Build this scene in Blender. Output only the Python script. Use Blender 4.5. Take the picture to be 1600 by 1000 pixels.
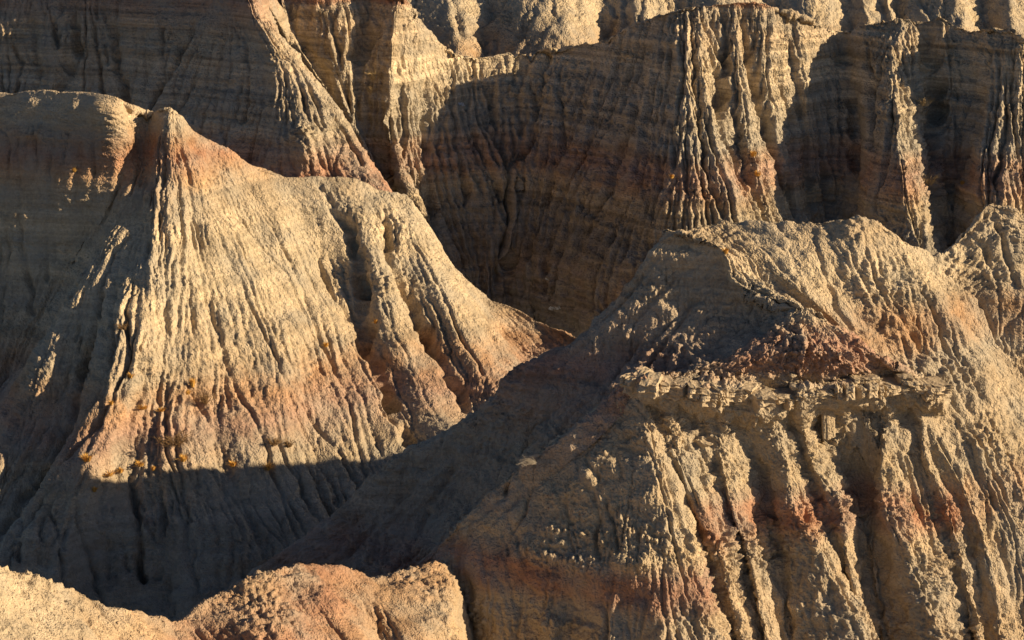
import bpy, math, random
import numpy as np

for o in list(bpy.data.objects):
    bpy.data.objects.remove(o, do_unlink=True)
scene = bpy.context.scene
C = scene.collection

# ------------------------------------------------------------------ camera
CAM_H = 62.0
FPX = 2986.0                       # focal length in photograph pixels (1600 wide)
PITCH = math.atan(850.0 / FPX)
cd = bpy.data.cameras.new('camera')
cam = bpy.data.objects.new('camera', cd)
C.objects.link(cam)
cam.location = (0, 0, CAM_H)
cam.rotation_euler = (math.pi / 2 - PITCH, 0, 0)
cd.sensor_width = 36.0
cd.lens = 36.0 * FPX / 1600.0
cd.clip_start = 0.5
cd.clip_end = 9000
scene.camera = cam

# ------------------------------------------------------------------ light
SUN_EL = math.radians(20.0)
SUN_AZ = math.radians(83.0)        # measured from the direction back to the camera (-Y) towards +X
sx, sy, sz = math.sin(SUN_AZ) * math.cos(SUN_EL), -math.cos(SUN_AZ) * math.cos(SUN_EL), math.sin(SUN_EL)
world = bpy.data.worlds.new('World')
scene.world = world
world.use_nodes = True
wn = world.node_tree
wn.nodes.clear()
sky = wn.nodes.new('ShaderNodeTexSky')
sky.sky_type = 'NISHITA'
sky.sun_disc = False
sky.sun_elevation = SUN_EL
sky.sun_rotation = math.atan2(sx, sy)
sky.air_density = 0.6
sky.dust_density = 0.4
bg = wn.nodes.new('ShaderNodeBackground')
bg.inputs['Strength'].default_value = 0.05
wo = wn.nodes.new('ShaderNodeOutputWorld')
wn.links.new(sky.outputs[0], bg.inputs['Color'])
wn.links.new(bg.outputs[0], wo.inputs['Surface'])
ld = bpy.data.lights.new('sun', 'SUN')
ld.energy = 5.0
ld.angle = math.radians(0.5)
ld.color = (1.0, 0.775, 0.485)
sun = bpy.data.objects.new('sun', ld)
C.objects.link(sun)
from mathutils import Vector
sun.rotation_euler = Vector((sx, sy, sz)).to_track_quat('Z', 'Y').to_euler()
sun.location = (150, 0, 120)

scene.view_settings.view_transform = 'Standard'
scene.view_settings.look = 'None'
scene.view_settings.exposure = 0.7
scene.view_settings.gamma = 1.0
scene.view_settings.use_curve_mapping = False
scene.render.engine = 'CYCLES'
scene.cycles.use_denoising = True
scene.cycles.max_bounces = 4
scene.cycles.diffuse_bounces = 3

# ------------------------------------------------------------------ helpers
CP, SP = math.cos(PITCH), math.sin(PITCH)


def P(px, py, D):
    """photograph pixel + distance in front of the camera -> world point"""
    a = (px - 800.0) / FPX
    b = (500.0 - py) / FPX
    dy = CP + b * SP
    dz = b * CP - SP
    s = D / dy
    return np.stack([a * s, D + 0 * s, CAM_H + dz * s], -1)


rng = np.random.RandomState(7)
_perm = rng.permutation(256)
_perm = np.concatenate([_perm, _perm, _perm])
_grad = rng.normal(size=(256, 3)).astype(np.float32)
_grad /= np.linalg.norm(_grad, axis=1, keepdims=True)


def perlin(p):
    p = np.asarray(p, np.float32)
    i = np.floor(p).astype(np.int32)
    f = p - i
    i &= 255
    w = f * f * f * (f * (f * 6 - 15) + 10)
    out = 0
    for dx in (0, 1):
        hx = _perm[i[..., 0] + dx]
        wx = w[..., 0] if dx else 1 - w[..., 0]
        for dy in (0, 1):
            hy = _perm[hx + i[..., 1] + dy]
            wy = w[..., 1] if dy else 1 - w[..., 1]
            for dz in (0, 1):
                g = _grad[_perm[hy + i[..., 2] + dz] & 255]
                wz = w[..., 2] if dz else 1 - w[..., 2]
                d = g[..., 0] * (f[..., 0] - dx) + g[..., 1] * (f[..., 1] - dy) + g[..., 2] * (f[..., 2] - dz)
                out = out + d * wx * wy * wz
    return out * 1.5


def catmull(Q, t, ten=1.0):
    """cubic through Q (n,...) at fractional indices t"""
    n = len(Q)
    m = np.empty_like(Q)
    m[1:-1] = (Q[2:] - Q[:-2]) * 0.5
    m[0] = Q[1] - Q[0]
    m[-1] = Q[-1] - Q[-2]
    m *= ten
    i = np.clip(np.floor(t).astype(int), 0, n - 2)
    f = (t - i).reshape((-1,) + (1,) * (Q.ndim - 1))
    f2, f3 = f * f, f * f * f
    return ((2 * f3 - 3 * f2 + 1) * Q[i] + (f3 - 2 * f2 + f) * m[i]
            + (-2 * f3 + 3 * f2) * Q[i + 1] + (f3 - f2) * m[i + 1])


def weighted(wts, n):
    """n fractional indices spaced evenly over segments of the given lengths"""
    c = np.concatenate([[0], np.cumsum(wts)])
    return np.interp(np.linspace(0, c[-1], n), c, np.arange(len(c)))


def in_frame(q):
    return (q[..., 0] > -60) & (q[..., 0] < 1660) & (q[..., 1] > -40) & (q[..., 1] < 1040)


def box(a, w, axis):
    """box blur, half width w cells"""
    if w < 1:
        return a
    pad = [(0, 0)] * a.ndim
    pad[axis] = (w + 1, w)
    c = np.cumsum(np.pad(a, pad, mode='edge'), axis=axis)
    n = a.shape[axis]
    hi = np.take(c, np.arange(2 * w + 1, 2 * w + 1 + n), axis=axis)
    lo = np.take(c, np.arange(0, n), axis=axis)
    return (hi - lo) / (2 * w + 1)


def grid_normals(G):
    du = np.empty_like(G)
    dv = np.empty_like(G)
    du[:, 1:-1] = G[:, 2:] - G[:, :-2]
    du[:, 0] = G[:, 1] - G[:, 0]
    du[:, -1] = G[:, -1] - G[:, -2]
    dv[1:-1] = G[2:] - G[:-2]
    dv[0] = G[1] - G[0]
    dv[-1] = G[-1] - G[-2]
    n = np.cross(dv, du)
    n /= np.maximum(np.linalg.norm(n, axis=-1, keepdims=True), 1e-6)
    return n


def loft(lines, nu, nv, aligned=False, depth_map=None, back=(0, 1), back_len=20.0, back_n=36, back_slope=0.8,
         back_round=1.0, skirt=True, relief=1.0):
    """surface lofted through down-slope lines of (px, py, D); returns the world grid"""
    dense = []
    for L in lines:
        L = np.array(L, float)
        if depth_map is not None:
            L[:, 2] = depth_map(L[:, 2])
        if aligned:
            dense.append(L)
            continue
        q = catmull(L, np.linspace(0, len(L) - 1, 20 * len(L)))
        d = np.concatenate([[0], np.cumsum(np.linalg.norm(np.diff(q[:, :2], axis=0), axis=1) + 1e-6)])
        s = np.linspace(0, d[-1], nv)
        dense.append(np.stack([np.interp(s, d, q[:, k]) for k in range(3)], -1))
    Q = np.array(dense)                                   # line, row, 3
    if relief != 1.0:
        sm = Q[..., 2].copy()
        sm[1:-1] = (Q[:-2, :, 2] + 2 * Q[1:-1, :, 2] + Q[2:, :, 2]) / 4
        Q[..., 2] = sm + relief * (Q[..., 2] - sm)
    W = P(Q[..., 0], Q[..., 1], Q[..., 2])
    if aligned:
        seg = np.linalg.norm(np.diff(Q[..., :2], axis=1), axis=-1) + 12 * np.abs(np.diff(Q[..., 2], axis=1))
        ok = in_frame(Q)[:, 1:]
        wv = np.where(ok, seg, seg * 0.15).mean(0)
        t = weighted(wv, nv)
        W = catmull(W.transpose(1, 0, 2).copy(), t, 0.45).transpose(1, 0, 2)
        Q = catmull(Q.transpose(1, 0, 2).copy(), t, 0.45).transpose(1, 0, 2)
    seg = np.linalg.norm(np.diff(Q[..., :2], axis=0), axis=-1)
    ok = in_frame(Q)[1:] | in_frame(Q)[:-1]
    wu = np.where(ok, seg, seg * 0.12).mean(1) + 1
    G = catmull(W, weighted(wu, nu)).transpose(1, 0, 2)    # row, column, 3
    if back_n:
        b = np.array([back[0], back[1], 0.0])
        b /= np.linalg.norm(b)
        t = (np.linspace(1, 0, back_n, endpoint=False) ** 2.0) * back_len
        rows = G[0][None] + t[:, None, None] * b
        rows[..., 2] -= (back_slope * t * t / (t + back_round))[:, None]
        G = np.concatenate([rows, G], 0)
    if skirt:
        d = G[-1] - G[-4]
        d[:, :2] *= 0.6
        d[:, 2] = -np.abs(d[:, 2]) - 0.2
        k = np.array([2, 6, 14, 30])[:, None, None] * (d / 3)[None]
        G = np.concatenate([G, G[-1][None] + k], 0)
    return G


def smooth1d(z, seed):
    r = np.random.RandomState(seed).normal(size=512)
    i = np.floor(z).astype(int) % 511
    f = z - np.floor(z)
    f = f * f * (3 - 2 * f)
    return r[i] * (1 - f) + r[i + 1] * f


def plan_height(grids, cell):
    """height map of the given surfaces seen from above (highest surface wins)"""
    pts = np.concatenate([g.reshape(-1, 3) for g in grids])
    qx, qy, _ = project(pts)
    pts = pts[(qx > -90) & (qx < 1690) & (qy > -110) & (qy < 1130)]
    x0, y0 = pts[:, 0].min() - cell, pts[:, 1].min() - cell
    nx = int((pts[:, 0].max() - x0) / cell) + 3
    ny = int((pts[:, 1].max() - y0) / cell) + 3
    H = np.full(ny * nx, -1e9)
    for g in grids:
        d = max(np.abs(np.diff(g[..., :2], axis=0)).max(-1).mean(), 1e-3)
        e = np.concatenate([g, (g[:-1] + g[1:]) / 2], 0)
        f = np.concatenate([e, (e[:, :-1] + e[:, 1:]) / 2], 1).reshape(-1, 3)
        f = f[(f[:, 0] > x0) & (f[:, 1] > y0) & (f[:, 0] < x0 + (nx - 2) * cell) & (f[:, 1] < y0 + (ny - 2) * cell)]
        i = ((f[:, 1] - y0) / cell + 0.5).astype(int) * nx + ((f[:, 0] - x0) / cell + 0.5).astype(int)
        np.maximum.at(H, i, f[:, 2])
    H = H.reshape(ny, nx)
    for _ in range(40):                                   # close small holes
        bad = H < -1e8
        if not bad.any():
            break
        pad = np.pad(H, 1, constant_values=-1e9)
        st = np.stack([pad[1 + dy:1 + dy + ny, 1 + dx:1 + dx + nx] for dy in (-1, 0, 1) for dx in (-1, 0, 1)])
        ok = st > -1e8
        cnt = ok.sum(0)
        val = np.where(ok, st, 0).sum(0) / np.maximum(cnt, 1)
        H = np.where(bad & (cnt > 0), val, H)
    H[H < -1e8] = H[H > -1e8].min()
    return H, x0, y0


_NB = [(0, 1), (1, 1), (1, 0), (1, -1), (0, -1), (-1, -1), (-1, 0), (-1, 1)]


def stream_erode(H, cell, steps, kt, m_exp, talus, diff, seed):
    """rain on the slope: runoff collects into rills, the rills cut down, their walls slump to the talus slope"""
    ny, nx = H.shape
    r = np.random.RandomState(seed)
    jit = r.uniform(0.55, 1.45, size=(8, ny, nx))
    N = ny * nx
    base = np.arange(N).reshape(ny, nx)
    Z = H.copy()
    for st in range(steps):
        best = np.full((ny, nx), 1e-6)
        rec = base.copy()
        dist = np.full((ny, nx), cell)
        for k, (dy, dx) in enumerate(_NB):
            L = cell * (1.41421 if dy and dx else 1.0)
            ys = slice(max(0, -dy), ny - max(0, dy)); yt = slice(max(0, dy), ny - max(0, -dy))
            xs = slice(max(0, -dx), nx - max(0, dx)); xt = slice(max(0, dx), nx - max(0, -dx))
            sl = (Z[ys, xs] - Z[yt, xt]) / L
            sj = sl * jit[k][ys, xs] * (0.86 if dy and dx else 1.0)
            mk = (sj > best[ys, xs]) & (sl > 0)
            best[ys, xs] = np.where(mk, sj, best[ys, xs])
            rec[ys, xs] = np.where(mk, base[yt, xt], rec[ys, xs])
            dist[ys, xs] = np.where(mk, L, dist[ys, xs])
        order = np.argsort(-Z.ravel(), kind='stable')
        ol = order.tolist()
        rl = rec.ravel().tolist()
        A = [cell * cell] * N
        for i in ol:
            j = rl[i]
            if j != i:
                A[j] += A[i]
        F = (kt / steps) * np.array(A) ** m_exp / dist.ravel()
        fl = F.tolist()
        zl = Z.ravel().tolist()
        for i in reversed(ol):
            j = rl[i]
            if j != i:
                f = fl[i]
                zj = zl[j]
                if zl[i] > zj:
                    zl[i] = (zl[i] + f * zj) / (1.0 + f)
        Z = np.array(zl).reshape(ny, nx)
        for _ in range(3):                                # slumping
            for (dy, dx) in ((0, 1), (1, 0), (1, 1), (1, -1)):
                L = cell * (1.41421 if dy and dx else 1.0)
                ys = slice(max(0, -dy), ny - max(0, dy)); yt = slice(max(0, dy), ny - max(0, -dy))
                xs = slice(max(0, -dx), nx - max(0, dx)); xt = slice(max(0, dx), nx - max(0, -dx))
                a, b = Z[ys, xs], Z[yt, xt]
                d = a - b
                ref = np.maximum(talus, np.abs(H[ys, xs] - H[yt, xt]) / L * 1.15) * L
                ex = np.sign(d) * np.maximum(np.abs(d) - ref, 0) * 0.25
                Z[ys, xs] = a - ex
                Z[yt, xt] = b + ex
        if diff > 0:
            pd = np.pad(Z - H, 1, mode='edge')
            lap = pd[:-2, 1:-1] + pd[2:, 1:-1] + pd[1:-1, :-2] + pd[1:-1, 2:] - 4 * pd[1:-1, 1:-1]
            Z = Z + diff * lap
    return Z


def project(G):
    """world points -> photograph pixels"""
    x, y, z = G[..., 0], G[..., 1], G[..., 2] - CAM_H
    fwd = y * CP - z * SP
    up = y * SP + z * CP
    return 800 + FPX * x / fwd, 500 - FPX * up / fwd, fwd


def find_on(parts, px, py):
    """the nearest point of the surfaces that shows at that place in the photograph"""
    best = None
    for G in parts:
        qx, qy, f = project(G)
        d = (qx - px) ** 2 + (qy - py) ** 2
        c = np.where(d < 36, f, 1e9) if (d < 36).any() else 1e6 + d
        i = np.unravel_index(np.argmin(c), c.shape)
        if best is None or c[i] < best[0]:
            best = (c[i], G[i])
    return best[1]


def carve(H, H1, x0, y0, cell, parts, cuts, deep=1.4, thin=0.65):
    """gullies: V-shaped channels along traced courses; cuts = (depth, half width, [(px, py), ...])"""
    flat = [g[::2, ::2].reshape(-1, 3) for g in parts]
    proj = [project(g) for g in flat]
    ny, nx = H.shape
    for depth, half, pts in cuts:
        pts = np.array(pts, float)
        if pts.shape[1] == 3:
            half = max(half, cell * 1.7)
        else:
            depth, half = depth * deep, max(half * thin, cell * 1.6)
        d = np.concatenate([[0], np.cumsum(np.linalg.norm(np.diff(pts, axis=0), axis=1))])
        n = max(int(d[-1] / 6), 3) if pts.shape[1] == 2 else 3
        q = catmull(pts, np.interp(np.linspace(0, d[-1], n), d, np.arange(len(pts))))
        w = list(pts) if pts.shape[1] == 3 else []
        for px, py in (q if pts.shape[1] == 2 else ()):
            best = (1e9, None)
            for g, (qx, qy, f) in zip(flat, proj):
                near_ = np.nonzero((np.abs(qx - px) < 6) & (np.abs(qy - py) < 6))[0]
                if len(near_):
                    k = near_[np.argmin(f[near_])]
                    if f[k] < best[0]:
                        best = (f[k], g[k])
            if best[1] is not None:
                w.append(best[1])
        if len(w) < 2:
            continue
        w = np.array(w)
        t = np.linspace(0, len(w) - 1, int(np.linalg.norm(np.diff(w[:, :2], axis=0), axis=1).sum() / (cell * 0.9)) + 2)
        w = np.stack([np.interp(t, np.arange(len(w)), box(w[:, k], 1, 0)) for k in range(3)], -1)
        m = len(w)
        for j, (x, y, _) in enumerate(w):
            s_ = j / max(m - 1, 1)
            wig = 0.25 * half * math.sin(j * cell * 2.1 + depth * 40) + 0.2 * half * math.sin(j * cell * 5.3 + half * 70)
            dd = depth * min(1.0, 0.15 + s_ * 3.0) * (0.8 + 0.3 * math.sin(j * cell * 1.3 + half * 30))
            hh = half * min(1.0, 0.45 + s_ * 1.2)
            cx, cy = (x + wig - x0) / cell, (y - y0) / cell
            R = int(hh / cell) + 1
            ix, iy = int(cx), int(cy)
            xs, xe, ys, ye = max(ix - R, 0), min(ix + R + 2, nx), max(iy - R, 0), min(iy + R + 2, ny)
            if xs >= xe or ys >= ye:
                continue
            r = np.sqrt((np.arange(ys, ye) - cy)[:, None] ** 2 + (np.arange(xs, xe) - cx)[None] ** 2) * (cell / hh)
            prof = np.clip(1 - r, 0, 1) ** 1.3 * dd
            H1[ys:ye, xs:xe] = np.minimum(H1[ys:ye, xs:xe], H[ys:ye, xs:xe] - prof)


def rills(G, n, depth, half, seed, rows=(0.02, 0.8), length=(0.12, 0.5), cols=(0.0, 1.0)):
    """short rills running down the surface at random places, some of them joining"""
    r = np.random.RandomState(seed)
    nv, nu = G.shape[:2]
    out = []
    for _ in range(n):
        u = r.uniform(cols[0], cols[1]) * (nu - 1)
        v0 = int(r.uniform(*rows) * nv)
        v1 = min(int(v0 + r.uniform(*length) * nv), nv - 8)
        if v1 - v0 < 12:
            continue
        vv = np.arange(v0, v1, 4)
        t = np.linspace(0, 1, len(vv))
        drift = r.normal(0, 5.0) * t + np.cumsum(r.normal(0, 0.45, len(vv)))
        uu = np.clip(u + drift, 1, nu - 2).astype(int)
        out.append((r.uniform(0.5, 1.0) * depth, r.uniform(0.7, 1.2) * half, G[vv, uu].copy()))
        if r.uniform() < 0.55 and len(vv) > 12:             # a branch that joins lower down
            k = r.randint(len(vv) // 2, len(vv))
            side = r.choice([-1, 1]) * r.uniform(5, 14)
            ub = np.clip(uu[:k] + side * (1 - np.linspace(0, 1, k)), 1, nu - 2).astype(int)
            out.append((r.uniform(0.4, 0.8) * depth, half * 0.8, G[vv[:k], ub].copy()))
    return out


def erode(parts, cell, kt=0.1, m_exp=0.4, steps=4, talus=5.0, diff=0.005, guide=0.12, guide_size=0.8, rough=0.2,
          popcorn=0.08, pop_size=0.5, ledge=0.06, seed=0, limit=2.4, cuts=(), weights=None, big=0.0, deep_all=False, cut_deep=1.4, cut_thin=0.55, lumps=None, swell=0.0, knobs=()):
    """parts = list of grids; cuts one joint rill network into them, then adds clay lumps and ledges"""
    if swell:
        parts = [g + grid_normals(g) * (swell * perlin((g + seed * 9.0) / np.array([4.2, 4.2, 6.0])) + 0.4 * swell * perlin((g + seed * 5.0) / 1.9))[..., None] for g in parts]
    H, x0, y0 = plan_height(parts, cell)
    ny, nx = H.shape
    yy, xx = np.mgrid[0:ny, 0:nx]
    q = np.stack([x0 + xx * cell, y0 + yy * cell, np.full((ny, nx), seed * 3.7)], -1)
    gn = perlin(q / guide_size) + 0.6 * perlin(q / (guide_size * 0.43) + 9) + 0.35 * perlin(q / (guide_size * 0.2) + 21)
    H1 = H + guide * gn
    carve(H, H1, x0, y0, cell, parts, cuts, cut_deep, cut_thin)
    Z = stream_erode(H1, cell, steps, kt, m_exp, talus, diff, seed)
    dz = np.clip(Z - H, -limit, 0.6)
    kpts = {(k[0], k[1]): find_on(parts, k[0], k[1]) for k in knobs}
    out = []
    o = seed * 17.3
    for pi, G in enumerate(parts):
        n = grid_normals(G)
        fx = np.clip((G[..., 0] - x0) / cell, 0, nx - 1.001)
        fy = np.clip((G[..., 1] - y0) / cell, 0, ny - 1.001)
        ix, iy = fx.astype(int), fy.astype(int)
        tx, ty = fx - ix, fy - iy
        smp = lambda M: (M[iy, ix] * (1 - tx) * (1 - ty) + M[iy, ix + 1] * tx * (1 - ty) + M[iy + 1, ix] * (1 - tx) * ty + M[iy + 1, ix + 1] * tx * ty)
        on_top = np.clip(1.6 - np.abs(smp(H) - G[..., 2]) / 0.8, 0, 1)
        on_top = box(box(on_top, 5, 0), 5, 1)
        on_top = on_top * (G[..., 0] > x0) * (G[..., 1] > y0) * (G[..., 0] < x0 + (nx - 2) * cell) * (G[..., 1] < y0 + (ny - 2) * cell)
        reg = np.clip(0.62 + 0.9 * perlin(G.astype(np.float32) / np.array([5.0, 5.0, 7.0]) + seed * 7.7), 0.45, 1.15)
        full = smp(np.minimum(dz, 0) * 1.0) * (reg if not deep_all else 1.0) * np.clip(n[..., 2] * 1.35, 0.2, 1) * on_top
        if weights and weights[pi] is not None:
            full = full * weights[pi]
        P3 = G.astype(np.float32) + o
        warp = np.stack([perlin(P3 / 1.7 + 3), perlin(P3 / 1.7 + 31), perlin(P3 / 1.7 + 77)], -1) * 0.45
        lump = perlin((P3 + warp) / np.array([2.6, 2.6, 4.2]))
        b1 = np.abs(perlin((P3 + warp * 0.6) / pop_size))
        b2 = np.abs(perlin((P3 + warp * 0.3) / (pop_size * 0.47) + 40))
        b3 = perlin(P3 / (pop_size * 0.22) + 80)
        patch = np.clip(0.55 + 1.5 * perlin(P3 / np.array([5.0, 5.0, 2.6]) + 11), 0.12, 1.5)
        lw = lumps[pi] if lumps else 1.0
        popcorn_, big_ = popcorn * lw, big * lw
        full = full + rough * lump + popcorn_ * patch * (b1 * 1.5 - 0.35 + 0.8 * (b2 - 0.3)) + popcorn_ * 0.3 * b3
        if big:
            full = full + big_ * (np.abs(perlin((P3 + warp) / np.array([1.15, 1.15, 1.5]) + 55)) - 0.25) + big_ * 0.6 * patch * (np.abs(perlin((P3 + warp) / np.array([0.75, 0.75, 0.9]) + 91)) - 0.25)
        for (kx, ky, kr, kh) in knobs:
            kp = kpts[(kx, ky)]
            if abs(kp[0] - G[..., 0].mean()) > 80:
                continue
            dk = np.linalg.norm(G - kp, axis=-1) / kr
            full = full + kh * np.exp(-dk * dk * 1.4) * (0.75 + 0.5 * b1 + 0.4 * b2)
        z = G[..., 2] + 0.35 * perlin(P3 / 5.0)
        full = full + ledge * patch * (smooth1d(z / 0.9, 3) * 0.6 + smooth1d(z / 0.31, 4) * 0.35)
        out.append(G + n * full[..., None])
    return out


def grid_mesh(name, grids, mat, smooth=True):
    vs, fs, off = [], [], 0
    for G in grids:
        nv, nu = G.shape[:2]
        vs.append(G.reshape(-1, 3))
        i = (np.arange(nv - 1)[:, None] * nu + np.arange(nu - 1)[None]).ravel() + off
        fs.append(np.stack([i, i + nu, i + nu + 1, i + 1], -1))
        off += nv * nu
    vs = np.concatenate(vs).astype(np.float32)
    fs = np.concatenate(fs).astype(np.int32)
    me = bpy.data.meshes.new(name)
    me.vertices.add(len(vs))
    me.vertices.foreach_set('co', vs.ravel())
    me.loops.add(fs.size)
    me.loops.foreach_set('vertex_index', fs.ravel())
    me.polygons.add(len(fs))
    me.polygons.foreach_set('loop_start', np.arange(0, fs.size, 4, dtype=np.int32))
    me.polygons.foreach_set('loop_total', np.full(len(fs), 4, np.int32))
    me.update(calc_edges=True)
    if smooth:
        me.polygons.foreach_set('use_smooth', np.ones(len(fs), bool))
    if isinstance(mat, list):
        for m in mat:
            me.materials.append(m)
        me.polygons.foreach_set('material_index', np.concatenate([np.full((g.shape[0] - 1) * (g.shape[1] - 1), k, np.int32) for k, g in enumerate(grids)]))
    else:
        me.materials.append(mat)
    o = bpy.data.objects.new(name, me)
    C.objects.link(o)
    return o


def structure(o, label):
    o['kind'] = 'structure'
    o['label'] = label
    return o


# ------------------------------------------------------------------ materials
def clay(name, bands, zlo, zhi, warp=0.5, fine=0.12, bump=1.0, crack=0.0, vary=0.12, tilt=0.0):
    """banded clay: colour of the bed by elevation, mottling, crumbly fine relief"""
    m = bpy.data.materials.new(name)
    m.use_nodes = True
    nt = m.node_tree
    N, L = nt.nodes, nt.links
    N.clear()
    out = N.new('ShaderNodeOutputMaterial')
    bs = N.new('ShaderNodeBsdfPrincipled')
    bs.inputs['Roughness'].default_value = 0.95
    bs.inputs['Specular IOR Level'].default_value = 0.12
    L.new(bs.outputs[0], out.inputs[0])
    geo = N.new('ShaderNodeNewGeometry')
    sep = N.new('ShaderNodeSeparateXYZ')
    L.new(geo.outputs['Position'], sep.inputs[0])

    def noise(scale, detail=4, rough=0.6, stretch=None):
        t = N.new('ShaderNodeTexNoise')
        t.inputs['Scale'].default_value = scale
        t.inputs['Detail'].default_value = detail
        t.inputs['Roughness'].default_value = rough
        if stretch:
            mp = N.new('ShaderNodeMapping')
            mp.inputs['Scale'].default_value = stretch
            L.new(geo.outputs['Position'], mp.inputs['Vector'])
            L.new(mp.outputs[0], t.inputs['Vector'])
        else:
            L.new(geo.outputs['Position'], t.inputs['Vector'])
        return t

    def math_(op, a, b=None, c=None):
        t = N.new('ShaderNodeMath')
        t.operation = op
        for k, x in enumerate((a, b, c)):
            if x is None:
                continue
            if isinstance(x, (int, float)):
                t.inputs[k].default_value = x
            else:
                L.new(x, t.inputs[k])
        return t.outputs[0]

    w1 = noise(0.16, 3)
    w2 = noise(1.3, 4)
    z = math_('ADD', sep.outputs['Z'], math_('MULTIPLY', math_('SUBTRACT', w1.outputs[0], 0.5), 4.0 * warp))
    z = math_('ADD', z, math_('MULTIPLY', math_('SUBTRACT', w2.outputs[0], 0.5), 2.2 * warp))
    if tilt:
        z = math_('ADD', z, math_('MULTIPLY', math_('SUBTRACT', 18.0, sep.outputs['X']), tilt))
    mr = N.new('ShaderNodeMapRange')
    mr.inputs['From Min'].default_value = zlo
    mr.inputs['From Max'].default_value = zhi
    L.new(z, mr.inputs['Value'])
    cr = N.new('ShaderNodeValToRGB')
    els = cr.color_ramp.elements
    while len(els) > 1:
        els.remove(els[-1])
    first = True
    for zz, col in sorted(bands):
        p = min(max((zz - zlo) / (zhi - zlo), 0), 1)
        e = els[0] if first else els.new(p)
        e.position = p
        e.color = (*col, 1)
        first = False
    L.new(mr.outputs[0], cr.inputs[0])
    # thin beds: darker and lighter seams
    beds = noise(1.0, 5, 0.7, (0.03, 0.03, 1.9))
    bf = N.new('ShaderNodeMapRange')
    bf.inputs['From Min'].default_value = 0.38
    bf.inputs['From Max'].default_value = 0.62
    bf.inputs['To Min'].default_value = 1 - vary
    bf.inputs['To Max'].default_value = 1 + vary
    L.new(beds.outputs[0], bf.inputs['Value'])
    mot = noise(0.45, 5, 0.65)
    mf = N.new('ShaderNodeMapRange')
    mf.inputs['From Min'].default_value = 0.3
    mf.inputs['From Max'].default_value = 0.7
    mf.inputs['To Min'].default_value = 0.80
    mf.inputs['To Max'].default_value = 1.18
    L.new(mot.outputs[0], mf.inputs['Value'])
    gr = noise(1.1 / fine, 2, 0.6)
    gf = N.new('ShaderNodeMapRange')
    gf.inputs['From Min'].default_value = 0.3
    gf.inputs['From Max'].default_value = 0.7
    gf.inputs['To Min'].default_value = 0.82
    gf.inputs['To Max'].default_value = 1.16
    L.new(gr.outputs[0], gf.inputs['Value'])
    f = math_('MULTIPLY', math_('MULTIPLY', bf.outputs[0], mf.outputs[0]), gf.outputs[0])
    vm = N.new('ShaderNodeVectorMath')
    vm.operation = 'SCALE'
    L.new(cr.outputs[0], vm.inputs[0])
    L.new(f, vm.inputs['Scale'])
    hue = noise(0.33, 4, 0.6)
    hr = N.new('ShaderNodeMapRange')
    hr.inputs['From Min'].default_value = 0.42
    hr.inputs['From Max'].default_value = 0.66
    hr.inputs['To Max'].default_value = 0.6
    L.new(hue.outputs[0], hr.inputs['Value'])
    hm = N.new('ShaderNodeMix')
    hm.data_type = 'RGBA'
    hm.inputs[7].default_value = (0.35, 0.32, 0.265, 1)
    L.new(hr.outputs[0], hm.inputs[0])
    L.new(vm.outputs[0], hm.inputs[6])
    L.new(hm.outputs[2], bs.inputs['Base Color'])
    # crumbly relief
    n1 = noise(0.8 / fine, 2, 0.6)
    n2 = noise(1.9 / fine, 1, 0.6)
    h = math_('ADD', math_('MULTIPLY', n1.outputs[0], 0.6), math_('MULTIPLY', n2.outputs[0], 0.4))
    if crack > 0:
        vo = N.new('ShaderNodeTexVoronoi')
        vo.feature = 'DISTANCE_TO_EDGE'
        vo.inputs['Scale'].default_value = 4.2
        wv = noise(3.0, 2)
        mx = N.new('ShaderNodeMix')
        mx.data_type = 'VECTOR'
        mx.inputs[0].default_value = 0.12
        L.new(geo.outputs['Position'], mx.inputs[4])
        L.new(wv.outputs['Color'], mx.inputs[5])
        L.new(mx.outputs[1], vo.inputs['Vector'])
        ck = math_('MINIMUM', math_('MULTIPLY', vo.outputs['Distance'], 9.0), 1.0)
        h = math_('ADD', h, math_('MULTIPLY', ck, crack))
    h = math_('MULTIPLY', h, math_('ADD', 0.25, math_('MULTIPLY', mf.outputs[0], mf.outputs[0])))
    bp = N.new('ShaderNodeBump')
    bp.inputs['Strength'].default_value = bump
    bp.inputs['Distance'].default_value = fine * 1.1
    L.new(h, bp.inputs['Height'])
    L.new(bp.outputs[0], bs.inputs['Normal'])
    return m


TAN = (0.435, 0.34, 0.23)
PALE = (0.52, 0.42, 0.285)
GREY = (0.35, 0.305, 0.24)
OCHRE = (0.42, 0.285, 0.17)
RED = (0.35, 0.19, 0.12)
ROSE = (0.36, 0.24, 0.18)
DRAB = (0.25, 0.215, 0.17)


def zat(py, D):
    return float(P(800.0, float(py), float(D))[2])


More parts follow.
